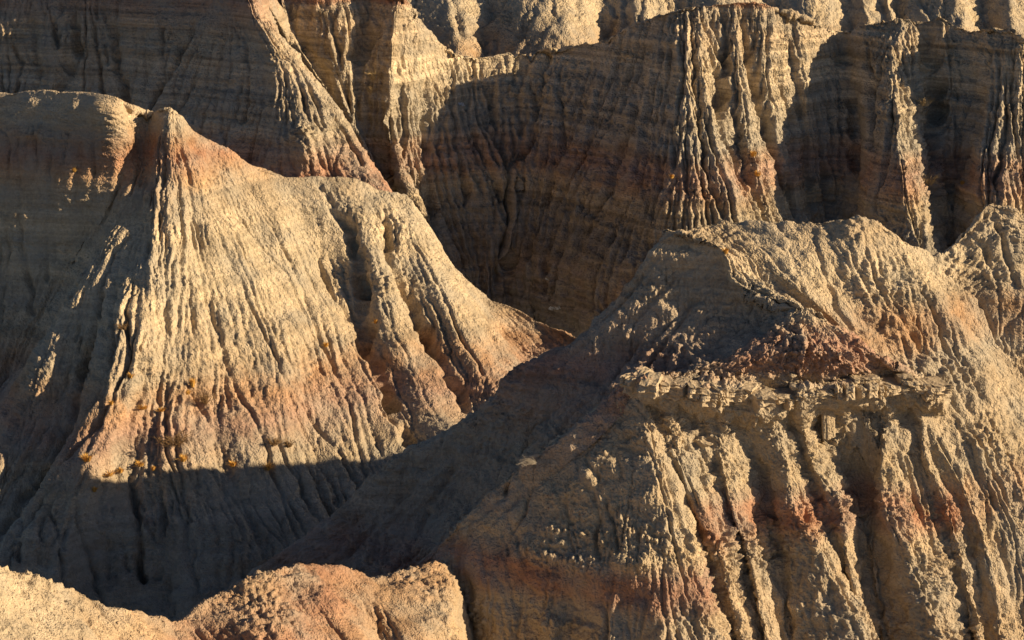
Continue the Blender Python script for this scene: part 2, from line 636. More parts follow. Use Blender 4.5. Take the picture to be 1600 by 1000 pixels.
# ------------------------------------------------------------------ pyramid hill (left, middle distance)
PYR = [
    [(-140, 160, 162), (-150, 400, 152), (-160, 700, 142), (-170, 900, 136)],
    [(-60, 152, 160), (-60, 300, 154), (-70, 500, 147), (-110, 720, 139)],
    [(20, 146, 158), (10, 250, 154), (0, 400, 149), (-40, 560, 143), (-110, 740, 137)],
    [(75, 143, 157), (75, 280, 152), (70, 400, 148.5), (30, 520, 145), (-40, 660, 140), (-110, 770, 136)],
    [(130, 148, 156), (130, 260, 152), (125, 370, 149.5), (80, 470, 146.5), (0, 600, 142), (-60, 700, 138), (-120, 800, 134)],
    [(175, 148, 154), (178, 230, 152), (165, 320, 150), (100, 440, 147.2), (40, 550, 143.6), (-20, 650, 139.6), (-100, 800, 134)],
    [(208, 163, 154), (200, 240, 152.5), (172, 330, 150.5), (108, 448, 147), (48, 556, 143), (-10, 655, 139), (-90, 810, 133)],
    [(228, 171, 152.3), (218, 235, 151.2), (195, 315, 148.5), (125, 440, 145), (65, 560, 141), (15, 680, 137), (-40, 820, 131)],
    [(238, 172, 151.6), (232, 230, 150.8), (215, 320, 148.5), (150, 440, 145.2), (118, 620, 139.5), (70, 735, 135.5), (0, 840, 131), (-30, 940, 127)],
    [(245, 171, 151.1), (225, 340, 147), (185, 470, 142), (150, 600, 138), (85, 730, 133.5), (20, 840, 129), (0, 960, 124.5)],
    [(249, 170, 150.8), (232, 330, 147.5), (205, 470, 142.5), (198, 570, 139), (172, 665, 135.6), (125, 755, 132.3), (95, 845, 128.7), (85, 980, 123.6)],
    [(254, 168, 150.5), (248, 240, 148.5), (240, 310, 145.6), (237, 420, 139.7), (232, 530, 135.2), (214, 620, 132), (178, 720, 128.5), (150, 820, 125), (140, 980, 119.5)],
    [(260, 167, 150.3), (262, 300, 146), (258, 430, 140.3), (252, 560, 135.5), (240, 660, 132), (228, 760, 128.3), (232, 840, 125.2), (235, 980, 120)],
    [(268, 168, 150.3), (282, 300, 146.3), (287, 430, 140.5), (282, 560, 135), (264, 660, 130.5), (275, 745, 127), (300, 840, 123), (305, 980, 117.5)],
    [(277, 175, 150.4), (302, 300, 147), (332, 450, 141.3), (350, 560, 137), (354, 700, 131.5), (385, 790, 127.4), (420, 860, 124.3), (440, 980, 119.5)],
    [(295, 195, 150.6), (345, 320, 147.5), (402, 450, 142.4), (432, 560, 137.6), (442, 700, 131.2), (472, 800, 127), (510, 880, 123.2), (530, 980, 119)],
    [(335, 227, 150.8), (395, 345, 147.7), (450, 460, 142.8), (480, 560, 138.5), (505, 700, 132.2), (540, 800, 127.8), (580, 890, 123.5), (600, 980, 120)],
    [(380, 252, 151), (445, 360, 147.8), (492, 470, 143.4), (522, 560, 139.2), (560, 650, 135), (592, 745, 130.5), (645, 840, 126), (660, 950, 121)],
    [(440, 275, 151), (482, 360, 148.2), (527, 450, 144.7), (553, 530, 140.6), (598, 620, 136), (638, 692, 132.3), (700, 790, 127), (730, 900, 122)],
    [(500, 276, 151.3), (530, 338, 150), (560, 430, 147), (566, 515, 143.8), (602, 585, 140.3), (628, 650, 137), (655, 702, 134.2), (720, 800, 129), (760, 910, 123)],
    [(532, 280, 150.4), (567, 345, 147.4), (592, 430, 143.4), (620, 520, 139.2), (652, 590, 136), (692, 660, 132.5), (742, 760, 127.5), (790, 890, 121)],
    [(575, 288, 150.6), (608, 335, 149), (622, 410, 146), (658, 490, 142.5), (704, 578, 138.4), (738, 640, 135.3), (800, 740, 130), (850, 870, 123.5)],
    [(612, 302, 150), (652, 365, 147), (692, 450, 142.6), (732, 530, 138.7), (772, 600, 135.3), (805, 670, 131.5), (860, 780, 126)],
    [(646, 318, 150), (692, 395, 147.3), (742, 480, 143.3), (787, 550, 140), (832, 620, 136.5), (900, 740, 130)],
    [(700, 395, 149), (752, 470, 145.7), (802, 530, 142.3), (852, 590, 139), (940, 720, 132)],
    [(755, 457, 147.7), (802, 495, 145.2), (852, 540, 142.3), (902, 590, 139.3), (980, 700, 133)],
    [(820, 492, 145.3), (872, 527, 142.8), (932, 580, 139.5), (1040, 700, 132.5)],
    [(893, 525, 142.5), (962, 580, 139), (1080, 690, 132.5)],
    [(990, 560, 138.5), (1080, 640, 134), (1180, 720, 129)],
]
for k, L in enumerate(PYR):
    for i in range(len(L)):
        x, y, d = L[i]
        if k <= 5:
            d -= 4.2 * min(max((450 - y) / 250.0, 0), 1)
        elif k == 6:
            d -= 3.4 * min(max((450 - y) / 250.0, 0), 1)
        d += 8.0 * min(max((L[0][0] - 262) / 390.0, 0), 1)
        if 7 <= k <= 10:
            d -= 6.6 * min(max((y - 200) / 380.0, 0), 1)
        if 4 <= k <= 6:
            d -= 0.8 * min(max((y - 400) / 300.0, 0), 1)
        if k in (20, 22, 23):
            d -= 1.3 * min(i, 2) / 2
        if k == 19:
            d -= 2.3 * min(i, 2) / 2
        if k == 21:
            d -= 1.0 * min(i, 2) / 2
        L[i] = (x, y, d)
PYR_CUTS = [
    (2.0, 1.3, [(500, 280), (532, 338), (560, 426), (564, 514), (600, 582), (624, 646), (650, 690)]),
    (1.4, 1.1, [(600, 312), (608, 335), (620, 410), (656, 490), (704, 578), (736, 634)]),
    (0.6, 0.5, [(500, 340), (504, 360), (512, 426), (556, 498)]),
    (0.5, 0.45, [(408, 318), (440, 370), (464, 410), (490, 480), (508, 530), (532, 576), (552, 632), (572, 728), (584, 752)]),
    (0.5, 0.4, [(260, 424), (284, 488), (296, 588), (330, 650), (352, 700), (385, 780), (420, 850)]),
    (0.5, 0.4, [(312, 436), (348, 520), (372, 600), (416, 680), (440, 760), (455, 800), (475, 850)]),
    (0.4, 0.35, [(428, 540), (460, 600), (496, 656), (530, 700), (560, 750)]),
    (0.35, 0.35, [(340, 350), (380, 430), (410, 500), (440, 560), (470, 640), (510, 720)]),
    (1.0, 0.9, [(224, 335), (172, 396), (150, 450), (128, 550), (116, 622), (80, 710), (60, 738), (4, 822)]),
    (0.8, 0.7, [(215, 400), (202, 482), (196, 570), (140, 662), (80, 722)]),
    (0.8, 0.6, [(225, 660), (212, 730), (212, 770), (218, 810), (225, 900)]),
    (0.7, 0.6, [(28, 250), (28, 316), (28, 372), (44, 452), (48, 484)]),
    (0.7, 0.6, [(80, 200), (72, 276), (72, 324), (68, 404), (70, 430)]),
    (0.5, 0.5, [(125, 220), (120, 260), (112, 324), (120, 400)]),
    (0.6, 0.6, [(190, 290), (172, 330), (108, 448), (48, 556), (0, 640)]),
    (0.5, 0.5, [(90, 470), (60, 560), (20, 660), (-10, 740)]),
    (0.4, 0.4, [(303, 730), (330, 800), (345, 850), (350, 920)]),
    (0.3, 0.3, [(261, 740), (264, 781), (262, 844), (270, 920)]),
    (0.5, 0.4, [(60, 760), (90, 820), (100, 880), (110, 930)]),
    (0.5, 0.4, [(140, 740), (125, 800), (150, 880), (160, 940)]),
    (0.4, 0.35, [(640, 350), (680, 430), (720, 510), (760, 580)]),
    (0.3, 0.3, [(560, 360), (575, 420), (600, 480), (640, 560), (670, 630)]),
]
m_pyr = clay('pyramid_clay', [
    (zat(950, 118), DRAB), (zat(800, 127), GREY), (zat(735, 130), (0.40, 0.32, 0.22)), (zat(665, 133), ROSE), (zat(610, 136), (0.42, 0.26, 0.155)),
    (zat(560, 138), TAN), (zat(450, 142), PALE), (zat(380, 144), PALE), (zat(310, 147), TAN),
    (zat(288, 147.5), OCHRE), (zat(245, 149), RED), (zat(222, 149.5), (0.40, 0.24, 0.14)), (zat(195, 150.5), TAN), (zat(120, 152), TAN)],
    zat(990, 115), zat(100, 155), warp=0.4, fine=0.26, bump=0.9, vary=0.18)
PYR_CUTS = [(d * (1.9 if max(p[0] for p in c) < 235 else 1.0), h * (0.8 if max(p[0] for p in c) < 235 else 1.0), c) for d, h, c in PYR_CUTS]
PYR_CUTS += [
    (0.8, 0.45, [(50, 180), (52, 230), (46, 300), (50, 360)]), (0.8, 0.45, [(100, 170), (98, 230), (92, 300), (95, 370)]), (0.7, 0.4, [(150, 180), (148, 250), (140, 320), (130, 370)]),
    (0.7, 0.4, [(8, 190), (10, 260), (4, 330), (10, 420)]), (0.8, 0.45, [(190, 370), (180, 420), (172, 480), (160, 560), (140, 620)]), (0.7, 0.4, [(222, 430), (212, 500), (208, 560), (190, 620)]),
    (0.7, 0.4, [(110, 500), (96, 560), (80, 620), (50, 690)]), (0.6, 0.35, [(165, 640), (140, 700), (105, 760), (80, 830)]), (0.6, 0.35, [(40, 620), (20, 680), (-10, 740)]),
    (0.7, 0.4, [(180, 700), (165, 760), (170, 830), (175, 920)]), (0.7, 0.4, [(245, 760), (250, 820), (245, 900)]), (0.7, 0.4, [(290, 770), (300, 830), (310, 920)]),
    (0.7, 0.4, [(370, 790), (380, 850), (385, 900)]), (0.7, 0.4, [(456, 772), (475, 819), (490, 850)]), (0.7, 0.4, [(505, 770), (525, 800), (535, 825)]),
    (0.6, 0.35, [(120, 780), (100, 840), (60, 900)]), (0.6, 0.35, [(30, 780), (20, 830), (5, 880)]),
]
G = loft(PYR, 620, 470, back_len=24, back=(-0.05, 1), relief=0.2, back_round=2.2)
GS = erode([G], 0.1, cuts=PYR_CUTS + rills(G, 170, 0.4, 0.2, 31) + rills(G, 110, 1.2, 0.2, 32, cols=(0.0, 0.4)) + rills(G, 70, 1.0, 0.2, 41, rows=(0.6, 0.8)), kt=0.26, m_exp=0.33, guide=0.09, guide_size=0.6, rough=0.34, popcorn=0.13, pop_size=0.38, ledge=0.1, seed=1, big=0.1, swell=0.42, knobs=[(40, 165, 1.0, 0.6), (75, 172, 0.9, 0.6), (100, 185, 0.9, 0.6), (115, 165, 0.8, 0.5), (150, 168, 1.0, 0.7), (178, 185, 1.2, 0.8), (195, 215, 1.2, 0.7), (165, 225, 1.0, 0.6), (60, 200, 0.7, 0.5), (20, 180, 0.9, 0.5), (215, 190, 0.8, 0.5), (240, 292, 0.9, 0.35), (222, 300, 0.7, 0.3), (262, 305, 0.8, 0.3), (236, 560, 0.9, 0.4), (258, 585, 0.9, 0.4), (276, 600, 0.8, 0.35), (215, 615, 0.8, 0.35), (196, 640, 0.7, 0.3), (250, 430, 0.8, 0.3), (285, 445, 0.8, 0.3), (140, 715, 0.8, 0.4), (610, 440, 1.0, 0.35), (590, 445, 0.8, 0.3)], cut_deep=1.7, cut_thin=0.5, limit=3.5)
pyramid = structure(grid_mesh('pyramid_hill', GS, m_pyr),
                    'pale tan pyramid shaped clay hill with sunlit right face and red band near its peak')
PYR_GS = GS

# ------------------------------------------------------------------ spur hill (behind the pyramid, upper left)
SPUR = [
    [(-120, -60, 206), (-120, 200, 194), (-130, 400, 184)],
    [(-50, -60, 205.5), (-50, 120, 197), (-55, 380, 184)],
    [(0, -60, 206), (5, 80, 199), (10, 200, 193.5), (10, 340, 187)],
    [(25, -60, 206.8), (45, 60, 201.3), (52, 150, 197), (55, 340, 188)],
    [(70, -60, 206), (75, 80, 199), (80, 200, 193.5), (85, 340, 187)],
    [(100, -60, 207.5), (112, 40, 203.5), (112, 80, 201.5), (98, 150, 198.5), (92, 340, 189)],
    [(130, -60, 206.5), (130, 60, 200.5), (125, 150, 196), (120, 340, 187)],
    [(148, -60, 207.7), (165, 30, 204), (180, 90, 201), (186, 140, 198.5), (200, 340, 189)],
    [(195, -60, 206.5), (210, 60, 201), (215, 150, 197.3), (212, 340, 188.5)],
    [(250, -60, 206.6), (245, 60, 201.6), (230, 140, 198), (216, 220, 194.6), (220, 340, 189.5)],
    [(305, -60, 206), (292, 40, 202.6), (272, 95, 200), (242, 145, 197.8), (222, 210, 195), (228, 340, 190)],
    [(330, -60, 203.5), (322, 40, 200.5), (302, 120, 197), (275, 200, 193), (262, 340, 187)],
    [(352, -60, 201.5), (355, 40, 198.5), (350, 130, 194.5), (335, 230, 190), (330, 350, 184.5)],
    [(364, -60, 200.5), (378, 20, 198), (402, 75, 195.2), (412, 115, 193), (405, 180, 189.5), (385, 260, 185.5), (375, 350, 181)],
    [(370, -60, 200), (388, 20, 197), (420, 78, 193.7), (432, 112, 191.7), (430, 170, 188.4), (425, 250, 184.4), (420, 350, 179.5)],
    [(374, -60, 200), (396, 15, 197.2), (440, 80, 193.6), (456, 110, 192), (466, 170, 188.6), (476, 210, 186), (500, 270, 182.6), (520, 350, 178)],
    [(378, -60, 200.3), (405, 15, 197.6), (455, 85, 194), (480, 115, 192.6), (505, 160, 189.6), (535, 220, 185.6), (570, 285, 181.6), (612, 360, 177)],
    [(382, -60, 201), (415, 22, 198.6), (468, 92, 195), (498, 125, 193.5), (528, 165, 190), (563, 227, 186), (612, 295, 181.6), (660, 360, 177)],
    [(386, -60, 203), (424, 32, 202), (480, 108, 198.6), (510, 142, 197), (544, 192, 193), (580, 252, 189.4), (628, 318, 185.6), (680, 390, 181)],
    [(392, -60, 207), (440, 60, 208), (496, 140, 206), (530, 190, 203), (570, 240, 200), (610, 300, 196), (660, 380, 190), (720, 450, 186)],
]
m_spur = clay('spur_clay', [
    (zat(400, 178), DRAB), (zat(285, 183), (0.33, 0.19, 0.13)), (zat(262, 184), RED), (zat(235, 186), (0.36, 0.25, 0.18)), (zat(205, 187), (0.39, 0.32, 0.225)), (zat(160, 190), (0.39, 0.32, 0.23)),
    (zat(110, 193), TAN), (zat(70, 195), TAN), (zat(30, 197), (0.37, 0.26, 0.18)), (zat(5, 198), ROSE), (zat(-20, 199), RED), (zat(-70, 201), TAN)],
    zat(420, 176), zat(-80, 204), warp=0.22, fine=0.36, bump=1.0, vary=0.34)
for L in SPUR:
    x0_ = L[0][0]
    for i in range(len(L)):
        x, y, d = L[i]
        L[i] = (x, y, d + 0.028 * max(250 - x0_, 0))
SPUR_CUTS = [
    (0.8, 0.7, [(30, 5), (47, 50), (50, 100), (54, 140), (54, 200)]), (0.5, 0.5, [(10, 25), (28, 82), (28, 140), (30, 190)]),
    (0.7, 0.6, [(77, 8), (95, 78), (105, 105)]), (1.0, 0.8, [(110, 0), (109, 45), (115, 78), (105, 110), (90, 140), (86, 200)]),
    (0.5, 0.5, [(132, 22), (117, 75)]), (1.0, 0.8, [(150, 0), (170, 50), (180, 95), (187, 135), (190, 200)]),
    (0.5, 0.5, [(175, 0), (172, 45)]), (0.5, 0.5, [(222, 50), (221, 100), (215, 150)]), (0.6, 0.5, [(245, 5), (250, 60), (250, 120)]),
    (1.2, 0.9, [(300, 8), (290, 50), (272, 82), (250, 122), (225, 160), (215, 220)]), (0.5, 0.5, [(342, 20), (335, 105), (310, 185), (300, 240)]),
    (0.5, 0.5, [(305, 92), (295, 125), (275, 160), (262, 200)]), (0.6, 0.5, [(510, 140), (527, 160), (542, 192), (570, 250)]),
    (0.4, 0.4, [(380, 60), (370, 130), (350, 200), (330, 260)]), (0.4, 0.4, [(430, 140), (420, 200), (400, 260)]),
]
G = loft(SPUR, 470, 270, back_len=18, back=(0.25, 1), relief=0.3)
GS = erode([G], 0.13, cuts=SPUR_CUTS + rills(G, 110, 1.1, 0.24, 33), kt=0.36, m_exp=0.33, guide=0.2, guide_size=0.9, rough=0.2, popcorn=0.18, pop_size=0.6, ledge=0.16, seed=2, big=0.08, knobs=[(475, 210, 1.8, 1.3), (480, 235, 1.5, 0.9), (425, 110, 1.2, 0.4)], cut_deep=3.2, cut_thin=0.6, limit=4.5, swell=0.35)
spur = structure(grid_mesh('spur_hill', GS, m_spur), 'shaded clay spur behind the pyramid hill with one thin sunlit edge')
SPUR_GS = GS

# ------------------------------------------------------------------ amphitheatre ridge (behind, centre and right)
AMPH = [
    [(300, -90, 226), (360, 40, 220), (430, 150, 214), (540, 320, 205)],
    [(380, -80, 225), (420, 30, 219.5), (470, 110, 215), (540, 230, 208), (610, 350, 203), (650, 480, 198)],
    [(430, -75, 224), (450, 40, 218), (482, 110, 214), (548, 230, 208), (620, 350, 203), (660, 480, 198)],
    [(455, -75, 225), (458, 30, 221), (502, 110, 217), (553, 210, 211), (630, 350, 204.5), (670, 490, 199)],
    [(490, -72, 223), (502, 40, 217.5), (522, 110, 214), (558, 210, 209), (636, 350, 204), (676, 500, 198.5)],
    [(535, -68, 223.5), (545, 40, 218), (550, 100, 215), (556, 180, 211), (590, 250, 207.5), (645, 350, 204), (684, 500, 199)],
    [(572, -40, 220), (575, 25, 216), (566, 90, 213.5), (552, 170, 211), (575, 245, 208.5), (650, 350, 204.5), (692, 500, 200)],
    [(600, -18, 214.5), (590, 60, 211.5), (592, 140, 208.5), (602, 230, 206), (655, 345, 203), (700, 450, 200), (715, 560, 197)],
    [(622, -12, 213.5), (612, 80, 209.8), (612, 170, 207), (628, 260, 204.7), (670, 350, 202.3), (708, 450, 199.7), (725, 560, 197)],
    [(642, 0, 214.3), (630, 90, 211.3), (622, 200, 207.8), (636, 280, 205.5), (668, 355, 203.2), (712, 450, 200.5), (732, 560, 197.5)],
    [(668, 33, 215.6), (650, 130, 210.7), (652, 230, 206.8), (668, 315, 204), (702, 400, 201.5), (732, 480, 199), (745, 560, 197)],
    [(692, 66, 217.5), (674, 150, 213.3), (680, 250, 209), (692, 330, 206.5), (718, 400, 204), (748, 470, 201), (760, 560, 198.5)],
    [(718, 81, 218.8), (712, 170, 212.8), (714, 260, 208.8), (728, 350, 205.5), (748, 420, 202.7), (768, 490, 200), (778, 570, 197.5)],
    [(750, 88, 220.2), (752, 150, 217), (772, 210, 213.8), (795, 265, 211), (800, 330, 208.2), (788, 400, 205.3), (782, 450, 203), (792, 570, 198.5)],
    [(800, 83, 221), (796, 140, 218), (808, 205, 214.6), (812, 262, 211.8), (806, 325, 208.8), (798, 400, 205.5), (796, 460, 202.8), (808, 570, 198.5)],
    [(850, 76, 221.2), (836, 130, 218.7), (822, 220, 214.3), (814, 275, 211.9), (810, 330, 209.3), (803, 400, 206), (806, 460, 203), (824, 570, 198.7)],
    [(882, 72, 220.5), (864, 140, 216.4), (852, 220, 212.2), (836, 290, 208.6), (824, 360, 205.3), (818, 420, 202.6), (824, 490, 199.6), (844, 580, 196)],
    [(920, 66, 219.6), (902, 130, 216.4), (872, 220, 212.3), (852, 275, 210), (840, 325, 207.8), (828, 385, 205), (826, 450, 202.3), (848, 580, 197)],
    [(956, 53, 217.2), (937, 130, 212.7), (907, 220, 208.2), (882, 310, 204.5), (860, 400, 201), (852, 480, 198), (878, 590, 194)],
    [(1000, 32, 214.8), (988, 100, 212.1), (968, 180, 208.8), (947, 260, 205.5), (908, 350, 202), (885, 430, 199), (888, 510, 196), (910, 600, 193)],
    [(1030, 21, 212.8), (1020, 110, 208.3), (1006, 200, 204.4), (986, 290, 201), (952, 370, 198.2), (924, 450, 195.5), (922, 530, 192.6), (940, 610, 190)],
    [(1063, 12, 211.5), (1060, 100, 205.8), (1056, 190, 201.4), (1050, 270, 198.2), (1044, 340, 195.6), (1030, 420, 192.8), (1022, 510, 190), (1030, 620, 186.5)],
    [(1090, 8, 211.6), (1096, 90, 206.6), (1110, 180, 202.2), (1130, 260, 198.9), (1150, 340, 195.6), (1162, 420, 192.6), (1170, 560, 188)],
    [(1120, 6, 212.2), (1131, 90, 208.5), (1141, 170, 205.3), (1156, 240, 202.8), (1186, 310, 199.8), (1206, 360, 197.3), (1216, 440, 194.3), (1222, 570, 190)],
    [(1145, 5, 211.7), (1155, 90, 207), (1166, 170, 203.3), (1186, 250, 199.9), (1208, 320, 197.5), (1232, 390, 195), (1242, 550, 190.5)],
    [(1166, 5, 212.3), (1180, 100, 208.3), (1193, 190, 204.8), (1216, 265, 202.1), (1246, 340, 199.6), (1256, 400, 197.4), (1262, 550, 191.8)],
    [(1192, 7, 211.5), (1202, 90, 207), (1218, 170, 203.7), (1242, 260, 201), (1264, 330, 199.2), (1272, 400, 196.8), (1282, 540, 192.4)],
    [(1230, 15, 212.8), (1237, 90, 209.8), (1250, 180, 206.7), (1258, 250, 204.3), (1277, 330, 201.4), (1287, 400, 198.9), (1297, 540, 193.8)],
    [(1257, 22, 212.6), (1264, 90, 209.2), (1272, 170, 206), (1282, 250, 203.2), (1290, 330, 200.6), (1300, 400, 198), (1312, 540, 193.3)],
    [(1287, 38, 215), (1292, 100, 212), (1297, 180, 208.6), (1302, 260, 205.4), (1305, 330, 202.8), (1310, 400, 200.1), (1322, 540, 195)],
    [(1315, 48, 217.8), (1320, 100, 214.9), (1332, 150, 212.2), (1341, 200, 209.6), (1337, 260, 206.8), (1321, 330, 203.7), (1316, 400, 201), (1336, 540, 195.5)],
    [(1347, 39, 215.5), (1347, 110, 211), (1351, 190, 206.9), (1350, 260, 203.8), (1341, 330, 200.9), (1336, 400, 198), (1350, 540, 193)],
    [(1394, 28, 213), (1390, 100, 208.3), (1392, 170, 204.3), (1400, 230, 201.2), (1408, 280, 198.8), (1416, 340, 196), (1426, 400, 193.2), (1444, 540, 187.6)],
    [(1425, 30, 212.8), (1426, 100, 208.8), (1427, 180, 204.8), (1437, 250, 201.2), (1452, 320, 197.9), (1468, 390, 194.2), (1484, 520, 189.2)],
    [(1446, 33, 214), (1453, 100, 210.8), (1463, 170, 207.8), (1473, 240, 204.9), (1480, 300, 202.3), (1479, 350, 200), (1482, 410, 197.4), (1504, 520, 192.6)],
    [(1468, 25, 212.4), (1479, 90, 208.7), (1486, 150, 206.2), (1489, 210, 203.8), (1489, 280, 201.4), (1487, 340, 199), (1492, 410, 196), (1522, 510, 191.4)],
    [(1494, 38, 212.4), (1510, 90, 209.7), (1518, 150, 207.2), (1513, 210, 204.9), (1499, 270, 202.4), (1493, 330, 200), (1502, 395, 197.2), (1542, 500, 191.7)],
    [(1520, 46, 210.4), (1541, 110, 205.7), (1537, 180, 202), (1527, 250, 198.8), (1526, 310, 196.4), (1532, 380, 193.5), (1562, 480, 189.3)],
    [(1560, 42, 207.5), (1576, 110, 203.2), (1581, 190, 199.5), (1582, 260, 196.2), (1592, 330, 193), (1604, 470, 187.5)],
    [(1602, 60, 204.8), (1622, 130, 201), (1642, 220, 197), (1652, 300, 193.5), (1672, 460, 187)],
    [(1680, 200, 204), (1722, 290, 198), (1762, 440, 189)],
    [(1800, 330, 200), (1850, 380, 195), (1900, 480, 185)],
]
m_amp = clay('amphitheatre_clay', [
    (zat(520, 196), DRAB), (zat(430, 200), (0.30, 0.22, 0.155)), (zat(370, 200), DRAB), (zat(320, 198), (0.42, 0.33, 0.215)), (zat(292, 198.5), (0.38, 0.24, 0.155)), (zat(272, 199), ROSE),
    (zat(252, 200), (0.37, 0.25, 0.17)), (zat(225, 202), GREY), (zat(180, 203), (0.40, 0.33, 0.235)), (zat(120, 206), PALE), (zat(60, 209), TAN),
    (zat(15, 211.5), TAN), (zat(8, 211.7), RED), (zat(-30, 213), RED)],
    zat(540, 196), zat(-50, 212), warp=0.22, fine=0.36, bump=1.0, vary=0.34)
AMPH_CUTS = [
    (1.1, 0.9, [(581, 24), (566, 84), (548, 180), (560, 215)]), (0.7, 0.6, [(620, 99), (617, 168), (626, 249), (629, 276)]),
    (0.6, 0.5, [(638, 126), (638, 210), (629, 249)]), (0.9, 0.7, [(668, 110), (674, 186), (680, 270), (690, 330), (692, 370)]),
    (0.5, 0.5, [(596, 144), (597, 225), (605, 270)]), (0.6, 0.5, [(455, 20), (462, 70), (478, 110)]), (0.6, 0.5, [(510, 10), (520, 60), (528, 100)]),
    (1.2, 0.9, [(757, 105), (778, 180), (793, 225), (808, 261), (802, 300), (795, 400), (780, 445)]),
    (0.8, 0.6, [(745, 180), (763, 240), (781, 294), (795, 340)]), (0.8, 0.6, [(832, 120), (823, 195), (808, 261)]),
    (0.9, 0.7, [(871, 120), (866, 222), (844, 294), (825, 350), (805, 410)]), (0.7, 0.6, [(900, 120), (892, 180), (874, 216), (850, 275)]),
    (0.6, 0.5, [(922, 180), (901, 240), (880, 276), (850, 330)]), (1.0, 0.9, [(1000, 99), (979, 180), (955, 240), (937, 294), (905, 350), (870, 420)]),
    (0.5, 0.5, [(1012, 249), (991, 285), (960, 330), (930, 400)]), (0.5, 0.5, [(715, 130), (722, 220), (735, 300), (750, 380), (765, 430)]),
    (1.0, 0.8, [(1128, 20), (1138, 110), (1140, 192), (1168, 260), (1200, 340)]), (1.0, 0.8, [(1168, 20), (1188, 132), (1212, 208), (1228, 260), (1256, 332)]),
    (0.7, 0.6, [(1216, 80), (1228, 128), (1248, 180), (1252, 232), (1248, 288), (1256, 332)]), (0.8, 0.6, [(1280, 112), (1288, 180), (1296, 224), (1304, 340)]),
    (1.3, 1.0, [(1318, 70), (1320, 100), (1340, 160), (1340, 200), (1332, 240), (1330, 288), (1312, 344)]), (0.7, 0.6, [(1372, 100), (1348, 140), (1341, 170)]),
    (1.3, 1.0, [(1450, 60), (1458, 108), (1468, 160), (1474, 256), (1480, 304), (1480, 360)]), (1.0, 0.8, [(1506, 104), (1516, 132), (1514, 200), (1490, 256), (1482, 300)]),
    (0.6, 0.5, [(1434, 176), (1450, 224), (1474, 262)]), (0.5, 0.5, [(1085, 60), (1092, 130), (1100, 200), (1110, 260), (1135, 330)]),
    (0.5, 0.5, [(1235, 110), (1262, 180), (1270, 250), (1280, 320)]), (0.5, 0.5, [(1395, 120), (1380, 200), (1365, 280), (1350, 340)]),
    (0.5, 0.4, [(1560, 100), (1570, 180), (1560, 260), (1555, 310)]),
]
for L in AMPH[1:6]:
    for i in range(len(L)):
        x, y, d = L[i]
        L[i] = (x, y, d - 5.5 * min(max((300 - y) / 220.0, 0), 1))
ROUND = {1000: -0.5, 1030: -2.2, 1063: -4.2, 1090: -3.0, 1120: -2.0, 1145: -0.8, 1166: 0.0, 1192: 1.4, 1230: 2.4, 1257: 3.2, 1287: 2.2, 1315: 0.6,
         1347: -2.0, 1394: -5.0, 1425: -2.6, 1446: 0.4, 1468: 1.2, 1494: 0.8, 1520: -2.2, 1560: 0.8, 1602: 5.0, 1680: 7.0, 1800: 8.0}
for L in AMPH:
    k = ROUND.get(L[0][0], 0)
    for i in range(1, len(L)):
        L[i] = (L[i][0], L[i][1], L[i][2] + k * min(i, 3) / 3)
G = loft(AMPH, 860, 310, back_len=26, back=(0, 1), relief=0.25, back_round=2.4)
GS = erode([G], 0.14, cuts=AMPH_CUTS + rills(G, 170, 1.0, 0.25, 34) + rills(G, 90, 1.5, 0.25, 44, cols=(0.2, 0.5)), kt=0.7, m_exp=0.33, guide=0.24, guide_size=0.9, rough=0.2, popcorn=0.22, pop_size=0.6, ledge=0.2, seed=3, big=0.1, deep_all=True, cut_deep=3.2, cut_thin=0.6, limit=4.5, swell=0.35)
amphi = structure(grid_mesh('amphitheatre_ridge', GS, m_amp), 'long ribbed clay ridge curving around a dark hollow behind the pyramid hill')
AMPH_GS = GS

# ------------------------------------------------------------------ far hill (top edge)
rf = np.random.RandomState(5)
FAR = []
for px, kind in [(150, 0), (260, 1), (340, 0), (420, 1), (480, 0), (560, 1), (640, 0), (700, 1), (757, 0), (800, 1), (870, 1.3), (915, 0.8), (945, -0.2), (1000, 1),
                 (1060, 0), (1130, 1), (1200, 0), (1270, 1.1), (1322, -0.1), (1350, 0.8), (1372, 0.2), (1388, 0.6), (1405, 0), (1450, 0.8), (1500, 1.3),
                 (1537, 0), (1580, 1.2), (1640, 0), (1720, 1), (1850, 0)]:
    k = 5.0 * kind
    sh = rf.uniform(5, 30)
    FAR.append([(px - sh * 0.6, -110 + rf.uniform(-8, 8), 305 - k * 0.3), (px, 0, 292 - k), (px + sh * 0.6, 70, 284 - k * 1.1), (px + sh, 190, 271 - k * 0.6)])
m_far = clay('far_clay', [(zat(150, 275), TAN), (zat(80, 283), OCHRE), (zat(45, 286), TAN), (zat(20, 288), PALE), (zat(-110, 300), TAN)],
             zat(170, 274), zat(-120, 302), warp=0.35, fine=0.5, bump=0.9)
G = loft(FAR, 420, 110, back_len=30, relief=0.5)
GS = erode([G], 0.2, cuts=rills(G, 120, 0.9, 0.4, 35), kt=0.9, m_exp=0.33, guide=0.3, guide_size=1.4, rough=0.15, popcorn=0.14, pop_size=0.8, ledge=0.14, seed=4, big=0.0)
far = structure(grid_mesh('far_hill', GS, m_far), 'ribbed tan hills farthest away along the top edge')

# ------------------------------------------------------------------ ledge hill (front right)
def near(D):
    return 104 + (D - 104) * 0.75

